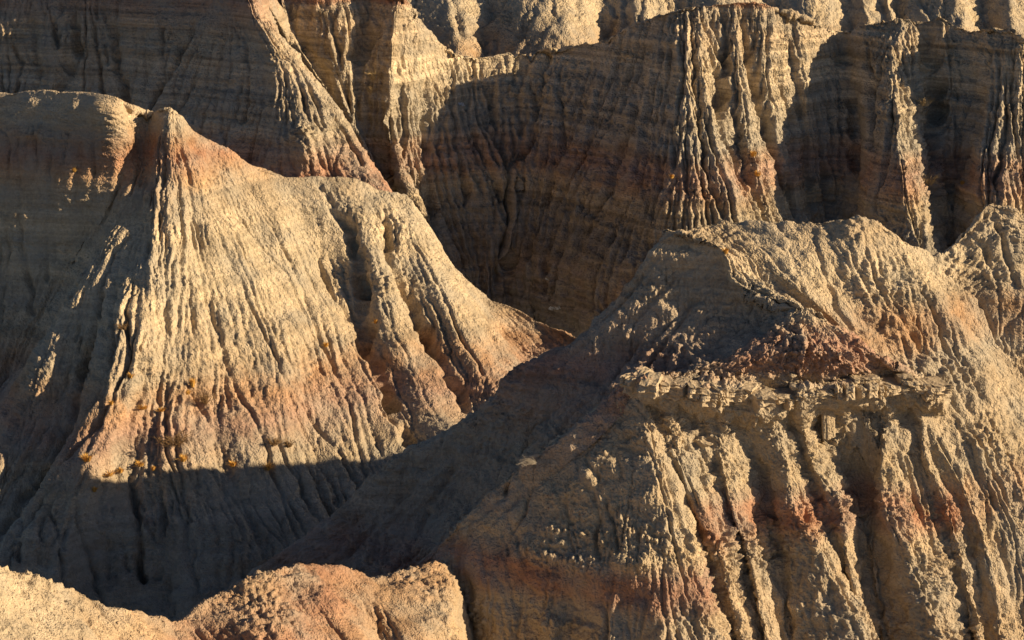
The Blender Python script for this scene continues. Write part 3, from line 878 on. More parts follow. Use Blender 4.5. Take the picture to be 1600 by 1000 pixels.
B1 = [
    [(1090, 400, 127), (990, 600, 128), (790, 790, 127), (520, 1040, 125)],
    [(1050, 372, 121), (960, 560, 121), (760, 740, 119), (500, 960, 116)],
    [(1046, 363, 117), (930, 520, 115), (880, 560, 114.5), (700, 690, 111.5), (600, 748, 110.5), (540, 812, 109), (380, 925, 107)],
    [(1042, 360, 115), (990, 426, 114.2), (948, 482, 113.5), (900, 527, 112), (800, 580, 110), (740, 640, 109), (700, 667, 108.5), (620, 712, 107.5), (540, 790, 106), (390, 896, 104), (300, 980, 102)],
    [(1078, 364, 114.2), (1062, 392, 114.2), (990, 480, 112.4), (900, 560, 110), (800, 640, 108), (700, 730, 106.5), (600, 800, 105), (480, 880, 103), (380, 970, 101)],
    [(1127, 390, 113), (1108, 425, 113.1), (1020, 515, 111.4), (920, 600, 109.2), (830, 670, 107.6), (730, 760, 105.3), (640, 830, 103.6), (540, 900, 101.6), (440, 985, 99.5)],
    [(1150, 440, 111.6), (1132, 476, 111.6), (1062, 530, 110.2), (970, 592, 108.3), (890, 655, 106.4), (800, 735, 104), (700, 815, 102), (610, 885, 100.2), (500, 980, 98)],
    [(1195, 468, 110.5), (1172, 498, 110.4), (1110, 546, 109), (1010, 596, 107.5), (925, 655, 105.4), (850, 712, 103.5), (760, 798, 101.2), (655, 886, 99.2), (560, 980, 97)],
    [(1248, 482, 109.4), (1200, 522, 108.6), (1150, 550, 107.3), (1060, 585, 105.8), (982, 592, 104.7), (903, 658, 102.2), (823, 720, 100.2), (766, 768, 98.7), (688, 850, 96.5), (640, 892, 95), (590, 960, 93.5)],
    [(1260, 500, 109), (1170, 570, 107), (1070, 610, 105.3), (1000, 620, 104), (930, 690, 101.6), (850, 750, 99.7), (800, 800, 98), (720, 880, 95.7), (660, 930, 94.2), (610, 1000, 92.5)],
]
for L in B1:
    for i in range(len(L)):
        x, y, d = L[i]
        L[i] = (x, y, d + 6.0 * min(max((985 - x) / 300.0, 0), 1))
B2A = [
    [(600, 935, 98.4), (620, 970, 98.0), (640, 1010, 97.6), (650, 1220, 95)],
    [(640, 895, 99.6), (655, 930, 99.0), (665, 1000, 98), (675, 1200, 95)],
    [(688, 850, 100.7), (698, 886, 100.2), (716, 935, 99.7), (728, 1000, 98.8), (742, 1200, 95.6)],
    [(727, 808, 101.3), (745, 880, 99.8), (758, 930, 98.8), (768, 1000, 97.8), (785, 1200, 94.6)],
    [(766, 768, 101.9), (792, 840, 100.3), (804, 884, 99.3), (818, 940, 98.7), (826, 1000, 97.8), (840, 1200, 94.8)],
    [(800, 740, 102.4), (835, 820, 100.5), (850, 884, 98.8), (850, 940, 98), (855, 1000, 97), (865, 1200, 93.8)],
    [(823, 720, 102.8), (870, 800, 100.7), (890, 884, 98.7), (897, 940, 98.2), (890, 1000, 97.3), (890, 1200, 94.4)],
    [(865, 688, 103.2), (910, 780, 100.9), (935, 884, 98.2), (940, 940, 97.2), (945, 1000, 96.2), (950, 1200, 93)],
    [(903, 658, 103.7), (950, 760, 101.2), (980, 884, 98.0), (986, 940, 97.4), (980, 1000, 96.5), (985, 1200, 93.6)],
    [(943, 625, 104.1), (985, 730, 101.7), (1020, 870, 98.2), (1030, 940, 96.7), (1040, 1000, 95.6), (1060, 1200, 92.4)],
    [(972, 600, 104.4), (1010, 690, 102.1), (1052, 840, 98.7), (1078, 930, 97.1), (1092, 1000, 96.0), (1122, 1200, 92.8)],
    [(984, 593, 104.5), (1020, 660, 103), (1062, 780, 100.6), (1090, 880, 98.6), (1126, 1000, 96.5), (1165, 1200, 93.1)],
    [(1006, 604, 105.5), (1045, 670, 104.4), (1085, 780, 102.4), (1115, 880, 100.5), (1150, 1000, 98.3), (1190, 1200, 95)],
]
for L in B2A:
    for i in range(len(L)):
        x, y, d = L[i]
        L[i] = (x, y, d + 0.006 * max(985 - x, 0))
# cone, ledge and the ribs below it: every line has the same 13 stations
B2B = [
    # tucked-in left edge
    [(1238, 490, 109.8), (1196, 522, 108.9), (1140, 560, 107.6), (1050, 594, 106.1), (985, 600, 105.6), (975, 604, 105.2), (978, 616, 105.1), (990, 640, 105), (1010, 700, 103.6), (1040, 780, 101.6), (1068, 870, 99.3), (1108, 1000, 96.2), (1150, 1200, 91.5)],
    # rib under the left tip of the ledge
    [(1240, 484, 109.5), (1200, 514, 108.6), (1150, 549, 107.3), (1060, 582, 105.8), (1003, 584, 105), (984, 590, 104.1), (986, 606, 104), (995, 640, 103.3), (1022, 700, 101.8), (1052, 780, 99.6), (1082, 870, 97.2), (1122, 1000, 94), (1165, 1200, 89.5)],
    [(1243, 483, 109.4), (1208, 513, 108.4), (1165, 549, 107.1), (1085, 580, 105.8), (1035, 588, 105.1), (1012, 598, 103.7), (1014, 614, 103.6), (1020, 645, 103.7), (1042, 705, 102.4), (1074, 785, 100.4), (1106, 870, 98.2), (1145, 1000, 95.2), (1185, 1200, 90.5)],
    [(1245, 482, 109.3), (1214, 512, 108.2), (1178, 548, 106.9), (1115, 579, 105.8), (1068, 592, 105.2), (1045, 602, 103.5), (1047, 618, 103.4), (1050, 648, 103.4), (1072, 710, 101.9), (1104, 785, 99.8), (1138, 870, 97.4), (1172, 1000, 94.2), (1208, 1200, 89.7)],
    [(1247, 482, 109.3), (1222, 512, 108.1), (1192, 548, 106.8), (1140, 580, 105.8), (1100, 594, 105.2), (1082, 606, 103.3), (1084, 626, 103.2), (1086, 655, 104.2), (1100, 715, 103.1), (1126, 790, 101.2), (1156, 870, 99.2), (1185, 1000, 96.2), (1216, 1200, 91.3)],
    [(1249, 481, 109.3), (1230, 511, 108), (1206, 548, 106.7), (1165, 581, 105.7), (1135, 597, 105.1), (1122, 610, 103.2), (1124, 634, 103.1), (1132, 660, 103.4), (1143, 720, 102.2), (1160, 795, 100.2), (1184, 870, 98), (1208, 1000, 94.8), (1236, 1200, 90)],
    [(1251, 481, 109.3), (1238, 511, 108), (1222, 548, 106.6), (1195, 583, 105.6), (1170, 602, 105), (1158, 617, 103.1), (1160, 642, 103), (1158, 672, 104.8), (1176, 735, 104), (1194, 800, 102.3), (1206, 870, 100.2), (1226, 1000, 97), (1254, 1200, 91.8)],
    [(1252, 481, 109.3), (1243, 511, 108), (1232, 548, 106.5), (1215, 584, 105.5), (1198, 606, 105), (1190, 621, 103.1), (1191, 645, 103), (1186, 672, 104.2), (1204, 735, 103), (1212, 800, 101), (1232, 870, 98.9), (1258, 1000, 95.7), (1292, 1200, 90.8)],
    [(1253, 481, 109.3), (1248, 511, 107.9), (1240, 548, 106.4), (1230, 584, 105.5), (1222, 607, 105), (1218, 621, 103.2), (1219, 643, 103.1), (1217, 665, 103.4), (1240, 725, 102), (1252, 795, 99.8), (1292, 862, 97.6), (1356, 1000, 93.8), (1400, 1200, 89.2)],
    [(1255, 481, 109.3), (1252, 511, 107.9), (1248, 548, 106.4), (1242, 584, 105.5), (1238, 604, 105), (1235, 617, 103.5), (1236, 634, 103.5), (1234, 662, 104.2), (1250, 735, 103), (1276, 810, 101), (1304, 872, 98.9), (1362, 1000, 95.2), (1406, 1200, 90.4)],
    [(1257, 481, 109.3), (1257, 511, 107.9), (1257, 548, 106.3), (1257, 583, 105.5), (1254, 602, 105), (1252, 613, 103.2), (1253, 632, 103.1), (1256, 665, 103.2), (1284, 730, 101.9), (1326, 785, 100.2), (1334, 868, 98.3), (1368, 1000, 95.2), (1412, 1200, 90.4)],
    [(1260, 481, 109.3), (1266, 511, 107.9), (1274, 548, 106.3), (1280, 582, 105.5), (1284, 598, 105), (1284, 609, 103.2), (1284, 630, 103.1), (1282, 655, 105.1), (1308, 735, 104.2), (1340, 800, 102.6), (1352, 870, 100.6), (1374, 1000, 97.2), (1416, 1200, 92)],
    [(1263, 481, 109.3), (1275, 511, 107.9), (1290, 548, 106.4), (1306, 580, 105.5), (1322, 596, 105), (1325, 605, 103.2), (1325, 625, 103.1), (1322, 650, 105.3), (1332, 735, 104.6), (1349, 800, 102.8), (1358, 870, 100.7), (1378, 1000, 97.3), (1420, 1200, 92)],
    [(1266, 482, 109.3), (1284, 512, 108), (1306, 548, 106.5), (1334, 578, 105.5), (1358, 594, 105), (1362, 602, 103.2), (1362, 620, 103.1), (1364, 648, 104.8), (1362, 720, 103.8), (1362, 795, 102), (1372, 870, 100.2), (1392, 1000, 97), (1432, 1200, 91.8)],
    [(1269, 483, 109.3), (1292, 513, 108), (1322, 549, 106.6), (1358, 577, 105.6), (1386, 593, 105), (1393, 601, 103.3), (1393, 617, 103.2), (1391, 650, 103.3), (1386, 715, 101.7), (1388, 785, 99.8), (1424, 860, 97.6), (1480, 1000, 93.9), (1520, 1200, 89.5)],
    [(1272, 485, 109.3), (1300, 514, 108.1), (1338, 550, 106.7), (1382, 578, 105.7), (1410, 593, 105), (1418, 600, 103.4), (1418, 617, 103.3), (1420, 650, 104.2), (1424, 715, 103), (1440, 785, 101.2), (1470, 862, 99), (1512, 1000, 95.6), (1548, 1200, 91)],
    [(1276, 487, 109.3), (1310, 516, 108.2), (1355, 551, 106.8), (1402, 580, 105.8), (1434, 594, 105.1), (1442, 601, 103.3), (1442, 620, 103.2), (1443, 655, 103.3), (1456, 715, 102), (1492, 785, 100), (1510, 862, 98), (1540, 1000, 94.8), (1575, 1200, 90)],
    [(1282, 490, 109.3), (1322, 520, 108.3), (1372, 554, 106.9), (1425, 584, 105.9), (1458, 597, 105.2), (1469, 605, 103.6), (1469, 630, 103.5), (1466, 662, 104.6), (1486, 725, 103.2), (1518, 795, 101.2), (1532, 870, 99.2), (1556, 1000, 96.2), (1590, 1200, 91)],
    [(1292, 500, 110), (1336, 530, 108.9), (1392, 566, 107.6), (1445, 596, 106.6), (1478, 608, 106), (1486, 614, 105.2), (1488, 636, 105.1), (1492, 666, 105), (1512, 730, 104), (1542, 800, 102.2), (1560, 880, 100.2), (1586, 1000, 97.4), (1620, 1200, 92.4)],
]
SPUR_COL, GULLY_COL = (3, 5, 8, 10, 14, 16), (4, 6, 9, 15)
for k, L in enumerate(B2B):
    for i in range(2, len(L)):
        x, y, d = L[i]
        if i in (2, 3, 4) and k >= 15:
            d += 0.9
        elif i in (5, 6):
            d += 0.3 * math.sin(k * 2.4) + 0.15 * math.sin(k * 5.1)
            if 2 <= k <= 17:
                d -= 0.6
            y += 4 if i == 6 else 0
        elif i == 7:
            d = min(d, L[6][2] + 1.7)
        elif k in SPUR_COL:
            x -= 10
        elif k in GULLY_COL:
            x += 12
            d -= 0.3
        elif k in (11, 12, 13):
            x += 5
            d -= 0.3
        L[i] = (x, y, d)
B3 = [
    [(1034, 366, 115.6), (1112, 394, 113.9), (1140, 450, 112.4), (1184, 480, 111.2), (1242, 500, 110), (1260, 540, 108.5), (1280, 620, 106.5)],
    [(1040, 358, 115.2), (1122, 384, 113.2), (1148, 436, 111.6), (1192, 463, 110.5), (1248, 476, 109.4), (1265, 525, 108), (1290, 610, 105.6)],
    [(1095, 352, 117), (1152, 388, 114.4), (1185, 428, 112.4), (1226, 460, 110.8), (1270, 495, 109.3), (1310, 560, 107.4), (1350, 650, 105)],
    [(1140, 346, 118), (1180, 385, 115), (1220, 425, 112.8), (1265, 465, 110.9), (1320, 520, 109), (1370, 580, 107), (1420, 660, 104.6), (1470, 760, 101.8), (1510, 900, 98), (1530, 1100, 93)],
    [(1220, 348, 117.5), (1250, 390, 115), (1285, 440, 112.6), (1330, 500, 110), (1385, 570, 107.3), (1430, 630, 105), (1480, 710, 102.2), (1530, 820, 98.7), (1560, 950, 95.2), (1590, 1150, 90.3)],
    [(1255, 348, 117.2), (1285, 390, 114.9), (1322, 450, 112.4), (1368, 515, 109.7), (1420, 585, 107), (1462, 645, 104.6), (1510, 725, 102), (1560, 840, 98.5), (1594, 960, 95.3), (1630, 1150, 90.5)],
    [(1300, 345, 116.5), (1332, 400, 113.9), (1372, 470, 111), (1422, 540, 108.2), (1470, 610, 105.5), (1520, 690, 102.6), (1570, 790, 99.5), (1620, 950, 95), (1660, 1150, 90)],
    [(1335, 342, 116), (1365, 405, 113.4), (1408, 478, 110.6), (1456, 550, 107.8), (1505, 625, 104.8), (1555, 710, 101.9), (1605, 820, 98.6), (1660, 1000, 93.8), (1690, 1150, 90)],
    [(1372, 352, 116.2), (1400, 410, 113.6), (1446, 482, 110.7), (1494, 560, 107.4), (1543, 640, 104.2), (1592, 730, 101.2), (1642, 850, 97.4), (1700, 1050, 92)],
    [(1410, 374, 116.2), (1450, 435, 113.2), (1500, 510, 110), (1550, 590, 106.8), (1600, 670, 103.9), (1660, 780, 100.2), (1740, 950, 95)],
    [(1440, 390, 116.6), (1478, 446, 114), (1526, 518, 110.9), (1576, 596, 107.6), (1630, 680, 104.2), (1700, 800, 100), (1780, 950, 95.5)],
    [(1465, 398, 117.2), (1500, 452, 114.6), (1550, 522, 111.6), (1600, 600, 108.2), (1660, 690, 104.6), (1740, 820, 100), (1820, 960, 96)],
    [(1488, 386, 118.2), (1522, 440, 115.3), (1570, 515, 111.9), (1622, 596, 108.4), (1682, 690, 104.6), (1780, 840, 99.8)],
    [(1510, 362, 118.8), (1545, 430, 115.3), (1590, 510, 111.7), (1642, 592, 108.2), (1702, 690, 104.3), (1800, 850, 99.3)],
    [(1530, 337, 119.3), (1568, 415, 115.5), (1614, 500, 111.6), (1668, 590, 107.9), (1750, 710, 103.3), (1850, 860, 98.5)],
    [(1550, 318, 119.6), (1590, 400, 115.8), (1640, 490, 111.8), (1700, 590, 107.8), (1800, 740, 102.5), (1900, 880, 98)],
    [(1600, 330, 119.3), (1660, 430, 114.8), (1740, 560, 109.5), (1840, 700, 104), (1950, 850, 99)],
    [(1680, 320, 121), (1760, 430, 116), (1880, 600, 109), (2050, 800, 102)],  # unseen ridge from here on, heights set to cast shadow on the pyramid's foot
    [(1800, 290, 124), (1900, 400, 117), (2030, 600, 109), (2200, 800, 102)],
    [(1950, 290, 126), (2080, 400, 118), (2250, 650, 108), (2400, 850, 101)],
]
B2B.append([(x + 16, y + 10, d + 2.6) for x, y, d in B2B[-1]])
for L in B2B:
    for i in range(3, len(L)):
        x, y, d = L[i]
        L[i] = (x, y, d + 0.013 * max(x - 1080, 0) * min((i - 2) / 2.0, 1))
for L in B3:
    for i in range(len(L)):
        x, y, d = L[i]
        L[i] = (x, y, d + 0.022 * max(x - 1250, 0) * min(1.0, 0.4 + 0.2 * i))
def near_clay(name, red_hi, red_lo, shift=0.0, warp=0.16, tilt=0.0):
    mix = lambda a, b, t: tuple(x * (1 - t) + y * t for x, y in zip(a, b))
    lo = zat(820, 101.6) + shift
    return clay(name, [
        (zat(1010, 97), (0.42, 0.32, 0.21)), (lo - 1.5, (0.44, 0.34, 0.225)), (lo - 0.9, mix(TAN, red_lo, 0.6)), (lo - 0.4, red_lo), (lo + 0.6, red_lo), (lo + 1.0, mix(TAN, red_lo, 0.45)), (lo + 1.7, (0.44, 0.345, 0.225)),
        (zat(640, 105), TAN), (zat(610, 105.05), (0.46, 0.375, 0.27)), (zat(596, 106.4) + 0.15, (0.44, 0.35, 0.25)), (zat(582, 105.95) + 0.1, mix(TAN, red_hi, 0.8)), (zat(560, 105.9), red_hi), (zat(535, 106.2), red_hi), (zat(515, 106.8), mix(TAN, red_hi, 0.5)), (zat(500, 107.3), TAN),
        (zat(440, 110), PALE), (zat(340, 114), TAN)],
        zat(1020, 96.5), zat(330, 116), warp=warp, fine=0.2, bump=1.0, crack=0.0, tilt=tilt)


m_near = near_clay('ledge_clay', (0.40, 0.235, 0.165), (0.37, 0.20, 0.125), tilt=-0.052, warp=0.2)
m_slope = near_clay('slope_clay', (0.42, 0.27, 0.16), (0.41, 0.28, 0.175), warp=0.45)
m_front = near_clay('front_clay', TAN, (0.33, 0.19, 0.13), shift=-2.4)
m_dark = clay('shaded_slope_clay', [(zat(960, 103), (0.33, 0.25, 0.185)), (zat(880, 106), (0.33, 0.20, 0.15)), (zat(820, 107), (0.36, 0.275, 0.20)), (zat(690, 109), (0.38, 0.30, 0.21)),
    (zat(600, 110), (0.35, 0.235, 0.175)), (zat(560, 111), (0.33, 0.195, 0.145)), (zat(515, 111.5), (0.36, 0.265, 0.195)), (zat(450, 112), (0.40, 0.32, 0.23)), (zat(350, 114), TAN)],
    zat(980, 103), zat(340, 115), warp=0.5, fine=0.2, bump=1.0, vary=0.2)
NEAR_CUTS = [
    (0.8, 0.5, [(1146, 650), (1160, 690), (1186, 755), (1203, 850), (1225, 957), (1240, 1020)]), (0.6, 0.4, [(1233, 652), (1246, 729), (1272, 811), (1302, 867), (1340, 950)]),
    (0.9, 0.6, [(1330, 660), (1338, 740), (1349, 794), (1358, 871), (1375, 983), (1385, 1040)]), (0.5, 0.35, [(1418, 690), (1428, 740), (1440, 785), (1470, 860)]),
    (0.6, 0.4, [(1505, 780), (1520, 850), (1535, 940), (1545, 1010)]), (0.5, 0.35, [(1085, 640), (1095, 700), (1118, 780), (1150, 870), (1178, 960)]),
    (0.4, 0.3, [(1040, 660), (1060, 720), (1090, 800), (1115, 880), (1150, 980)]), (0.5, 0.35, [(1460, 640), (1480, 720), (1512, 790)]),
    (0.8, 0.5, [(715, 885), (722, 930), (735, 1000), (745, 1060)]), (0.6, 0.4, [(855, 892), (837, 952), (828, 997), (825, 1050)]),
    (0.5, 0.35, [(873, 898), (860, 945), (848, 985)]), (0.5, 0.35, [(924, 907), (936, 955), (940, 1000)]), (0.9, 0.55, [(955, 890), (944, 955), (936, 1000), (935, 1060)]),
    (0.4, 0.3, [(775, 900), (764, 950), (757, 1000)]), (0.35, 0.3, [(812, 905), (807, 955), (800, 1010)]), (0.5, 0.35, [(1005, 890), (1000, 950), (990, 1010)]),
    (0.3, 0.3, [(812, 757), (818, 790), (800, 820), (780, 850)]), (0.3, 0.3, [(942, 784), (924, 826), (927, 870)]), (0.3, 0.25, [(885, 740), (880, 800), (890, 860)]),
    (0.6, 0.5, [(760, 690), (690, 745), (660, 805), (609, 880)]), (0.5, 0.4, [(880, 610), (838, 648), (806, 704), (780, 770)]),
    (0.5, 0.4, [(1000, 520), (950, 588), (890, 640), (850, 690)]), (0.5, 0.4, [(820, 600), (740, 680), (680, 720), (600, 800), (540, 860)]), (0.5, 0.4, [(1080, 470), (1040, 520), (1000, 570)]),
    (0.6, 0.4, [(1271, 365), (1295, 425), (1320, 481), (1350, 530)]), (0.6, 0.4, [(1358, 390), (1390, 460), (1420, 500), (1450, 545)]),
    (0.5, 0.35, [(1460, 470), (1474, 502), (1488, 544), (1520, 600)]), (0.5, 0.35, [(1520, 440), (1544, 474), (1565, 523), (1590, 560)]), (0.5, 0.35, [(1400, 505), (1414, 530), (1432, 586)]),
    (0.6, 0.45, [(1555, 335), (1567, 365), (1593, 440)]), (0.5, 0.4, [(1525, 365), (1545, 400), (1565, 440)]), (0.4, 0.3, [(1320, 380), (1345, 430), (1370, 480)]),
    (0.4, 0.35, [(1440, 440), (1470, 490), (1510, 560), (1550, 630)]), (0.4, 0.35, [(1480, 620), (1520, 700), (1560, 790)]), (0.5, 0.4, [(1540, 620), (1580, 700), (1610, 780)]),
]
GS = [loft(B1, 260, 440, depth_map=near, back=(1, 0.1), back_len=6, back_n=14, back_slope=1.0),
      loft(B2A, 330, 290, back=(-0.4, 1), back_len=4, back_n=14, back_slope=1.2, back_round=0.6),
      loft(B2B, 450, 460, aligned=True, depth_map=near, back=(0.1, 1), back_len=3, back_n=8, back_slope=1.0),
      loft(B3, 400, 400, depth_map=near, back=(0.1, 1), back_len=14, back_slope=0.9)]
ZL = zat(612, near(103.6))
wts = [None, None, np.where(GS[2][..., 2] > ZL - 0.3, 0.35, 1.0), None]
NEAR_CUTS = NEAR_CUTS + rills(GS[0], 80, 0.6, 0.18, 36) + rills(GS[1], 70, 0.6, 0.16, 37) + rills(GS[2], 50, 0.5, 0.16, 38, rows=(0.5, 0.85)) + rills(GS[3], 90, 0.4, 0.2, 39)
GS = erode(GS, 0.08, cuts=NEAR_CUTS, kt=0.24, m_exp=0.33, guide=0.12, guide_size=0.6, rough=0.22, popcorn=0.17, pop_size=0.42, ledge=0.12, seed=5,
           big=0.34, weights=wts, lumps=[1.1, 1.25, 1.5, 1.0], swell=0.16, cut_deep=1.8, cut_thin=0.6,
           knobs=[(948, 700, 0.9, 0.32), (930, 718, 0.8, 0.3), (908, 742, 0.8, 0.28), (888, 762, 0.7, 0.26), (860, 772, 0.7, 0.24), (1000, 600, 0.7, 0.3), (1040, 650, 0.5, 0.3), (925, 835, 0.6, 0.22), (825, 865, 0.7, 0.25), (850, 868, 0.6, 0.25), (900, 878, 0.8, 0.3), (920, 890, 0.7, 0.3), (1000, 880, 0.7, 0.28), (1010, 680, 0.5, 0.3), (1030, 730, 0.5, 0.35)])
ledge = structure(grid_mesh('ledge_hill', GS, [m_dark, m_front, m_near, m_slope]), 'rough tan clay hill in front on the right with a flat rock ledge over ribbed walls')
NEAR_GS = GS

# ------------------------------------------------------------------ foreground ridge (lower left)
FORE = [
    [(-220, 800, 74), (-180, 950, 71), (-120, 1150, 67), (-80, 1350, 64)],
    [(-80, 850, 76), (-40, 950, 73.5), (20, 1100, 70), (60, 1300, 67)],
    [(0, 880, 78), (50, 960, 75.7), (100, 1060, 73), (160, 1300, 68)],
    [(60, 900, 79.3), (105, 972, 77), (155, 1070, 74.4), (215, 1300, 69.7)],
    [(130, 925, 80.7), (175, 990, 78.7), (220, 1080, 76.2), (280, 1300, 71.5)],
    [(205, 952, 82.2), (248, 1010, 80.5), (290, 1100, 78.2), (345, 1300, 73.6)],
    [(280, 967, 84), (315, 1018, 82.8), (352, 1100, 80.6), (402, 1300, 75.7)],
    [(335, 938, 85.6), (395, 1005, 82.8), (448, 1100, 79.6), (500, 1300, 74.6)],
    [(395, 903, 87.2), (455, 980, 84.2), (508, 1080, 81), (560, 1300, 75.6)],
    [(435, 887, 88.4), (496, 970, 85.6), (546, 1076, 82.4), (598, 1300, 76.8)],
    [(475, 883, 89.4), (540, 968, 86.2), (586, 1076, 82.8), (632, 1300, 77.4)],
    [(530, 892, 90.4), (576, 960, 88.4), (606, 1040, 86), (645, 1300, 79.6)],
    [(590, 897, 91.5), (622, 960, 88.6), (648, 1036, 85.8), (690, 1300, 78.8)],
    [(645, 887, 92.8), (672, 940, 90.4), (692, 1010, 87.8), (730, 1300, 80.8)],
    [(690, 882, 94), (711, 918, 92.2), (718, 1000, 89.3), (745, 1300, 82.2)],
    [(704, 880, 95.4), (724, 922, 94.6), (734, 1000, 92.6), (768, 1300, 86)],
    [(722, 872, 97), (742, 920, 96.6), (754, 1000, 95), (790, 1300, 89)],
]
m_fore = clay('foreground_clay', [
    (CAM_H - 48, TAN), (CAM_H - 44, (0.43, 0.31, 0.19)), (CAM_H - 42.2, (0.40, 0.25, 0.15)), (CAM_H - 41.0, (0.35, 0.195, 0.125)), (CAM_H - 39.8, (0.41, 0.28, 0.175)), (CAM_H - 38.4, (0.43, 0.315, 0.20)), (CAM_H - 37.0, TAN), (CAM_H - 34, PALE)],
    CAM_H - 49, CAM_H - 30, warp=0.35, fine=0.17, bump=1.0)
G = loft(FORE, 520, 200, depth_map=lambda D: D + 2.2 + np.clip((D - 82) / 12, 0, 1) * 4.6, back=(-0.5, 1), back_len=14, back_slope=0.95, back_round=0.8)
FORE_CUTS = [(0.45, 0.3, [(385, 925), (415, 965), (418, 1000), (425, 1030)]), (0.35, 0.25, [(430, 920), (450, 960), (485, 1000)]),
             (0.4, 0.3, [(585, 930), (595, 970), (600, 1010)]), (0.3, 0.25, [(500, 940), (525, 970), (550, 1010)]), (0.25, 0.2, [(120, 960), (130, 1000), (140, 1030)])]
GS = erode([G], 0.06, cuts=FORE_CUTS + rills(G, 70, 0.28, 0.16, 40), kt=0.16, m_exp=0.33, guide=0.1, guide_size=0.5, rough=0.3, popcorn=0.2, pop_size=0.4, ledge=0.06, seed=9, big=0.26, swell=0.15)
fore = structure(grid_mesh('foreground_ridge', GS, m_fore), 'low sunlit orange tan clay ridge along the lower left edge')
FORE_GS = GS

# ------------------------------------------------------------------ ground
m_ground = clay('ground_clay', [(-5, DRAB), (5, GREY)], -6, 6, warp=0.3, fine=0.3)
me = bpy.data.meshes.new('ground')
me.from_pydata([(-4000, -3000, 0), (4000, -3000, 0), (4000, 6000, 0), (-4000, 6000, 0)], [], [(0, 1, 2, 3)])
me.materials.append(m_ground)
g = bpy.data.objects.new('ground', me)
C.objects.link(g)
structure(g, 'drab clay valley floor between the hills')

# ------------------------------------------------------------------ small things
def plain(name, col, col2, scale=6.0, bump=0.3):
    m = bpy.data.materials.new(name)
    m.use_nodes = True
    nt = m.node_tree
    bs = nt.nodes['Principled BSDF']
    bs.inputs['Roughness'].default_value = 0.9
    bs.inputs['Specular IOR Level'].default_value = 0.15
    t = nt.nodes.new('ShaderNodeTexNoise')
    t.inputs['Scale'].default_value = scale
    t.inputs['Detail'].default_value = 4
    g = nt.nodes.new('ShaderNodeNewGeometry')
    nt.links.new(g.outputs['Position'], t.inputs['Vector'])
    r = nt.nodes.new('ShaderNodeValToRGB')
    r.color_ramp.elements[0].position, r.color_ramp.elements[1].position = 0.35, 0.65
    r.color_ramp.elements[0].color, r.color_ramp.elements[1].color = (*col, 1), (*col2, 1)
    nt.links.new(t.outputs[0], r.inputs[0])
    nt.links.new(r.outputs[0], bs.inputs['Base Color'])
    if bump:
        b = nt.nodes.new('ShaderNodeBump')
        b.inputs['Strength'].default_value = bump
        b.inputs['Distance'].default_value = 0.1
        nt.links.new(t.outputs[0], b.inputs['Height'])
        nt.links.new(b.outputs[0], bs.inputs['Normal'])
    return m


M_STRAW = plain('straw_grass', (0.58, 0.30, 0.06), (0.70, 0.44, 0.13), 8, 0)
M_BRUSH = plain('brown_brush', (0.16, 0.10, 0.055), (0.30, 0.19, 0.09), 7, 0)
M_PALE_BRUSH = plain('pale_brush', (0.36, 0.27, 0.14), (0.48, 0.36, 0.19), 7, 0)
M_TWIG = plain('grey_twig', (0.30, 0.26, 0.21), (0.42, 0.37, 0.30), 9, 0)
M_ROCK = plain('pale_rock', (0.35, 0.275, 0.185), (0.49, 0.395, 0.275), 4, 1.0)
M_SNOW = plain('old_snow', (0.30, 0.29, 0.28), (0.72, 0.74, 0.77), 4, 0.5)


def tag(o, label, cat, group=None):
    o['label'] = label
    o['category'] = cat
    if group:
        o['group'] = group
    return o


def mesh_object(name, verts, faces, mat, smooth=False):
    me = bpy.data.meshes.new(name)
    me.from_pydata(verts, [], faces)
    me.materials.append(mat)
    if smooth:
        me.polygons.foreach_set('use_smooth', np.ones(len(faces), bool))
    me.update()
    o = bpy.data.objects.new(name, me)
    C.objects.link(o)
    return o


def tuft(name, at, width, height, mat, blades, r, droop=0.45, thick=0.022):
    """a clump of curved tapering blades growing from one foot"""
    vs, fs = [], []
    for _ in range(blades):
        a = r.uniform(0, 6.283)
        lean = abs(r.normal(0, 0.5)) + 0.1
        foot = np.array([math.cos(a), math.sin(a), 0]) * r.uniform(0, 0.25) * width + np.array([0, 0, -0.06])
        out = np.array([math.cos(a + r.normal(0, 0.5)), math.sin(a + r.normal(0, 0.5)), 0])
        h = height * r.uniform(0.5, 1.1)
        side = np.array([-out[1], out[0], 0]) * thick * r.uniform(0.7, 1.4)
        mid = foot + out * lean * width * 0.28 + np.array([0, 0, h * 0.62])
        tip = foot + out * lean * width * 0.62 + np.array([0, 0, h * (1.0 - droop * lean * 0.5)])
        k = len(vs)
        vs += [tuple(foot - side), tuple(foot + side), tuple(mid + side * 0.8), tuple(mid - side * 0.8), tuple(tip)]
        fs += [(k, k + 1, k + 2, k + 3), (k + 3, k + 2, k + 4)]
    o = mesh_object(name, vs, fs, mat)
    o.location = (at[0], at[1], at[2] - 0.06)
    return o


def tube(vs, fs, pts, r0, r1, n=5):
    k0 = len(vs)
    pts = np.array(pts)
    m = len(pts)
    for i in range(m):
        d = pts[min(i + 1, m - 1)] - pts[max(i - 1, 0)]
        d = d / (np.linalg.norm(d) + 1e-9)
        a = np.cross(d, [0.31, 0.2, 0.93])
        a /= np.linalg.norm(a) + 1e-9
        b = np.cross(d, a)
        rr = r0 + (r1 - r0) * i / (m - 1)
        for q in range(n):
            t = 6.283 * q / n
            vs.append(tuple(pts[i] + (a * math.cos(t) + b * math.sin(t)) * rr))
    for i in range(m - 1):
        for q in range(n):
            fs.append((k0 + i * n + q, k0 + i * n + (q + 1) % n, k0 + (i + 1) * n + (q + 1) % n, k0 + (i + 1) * n + q))


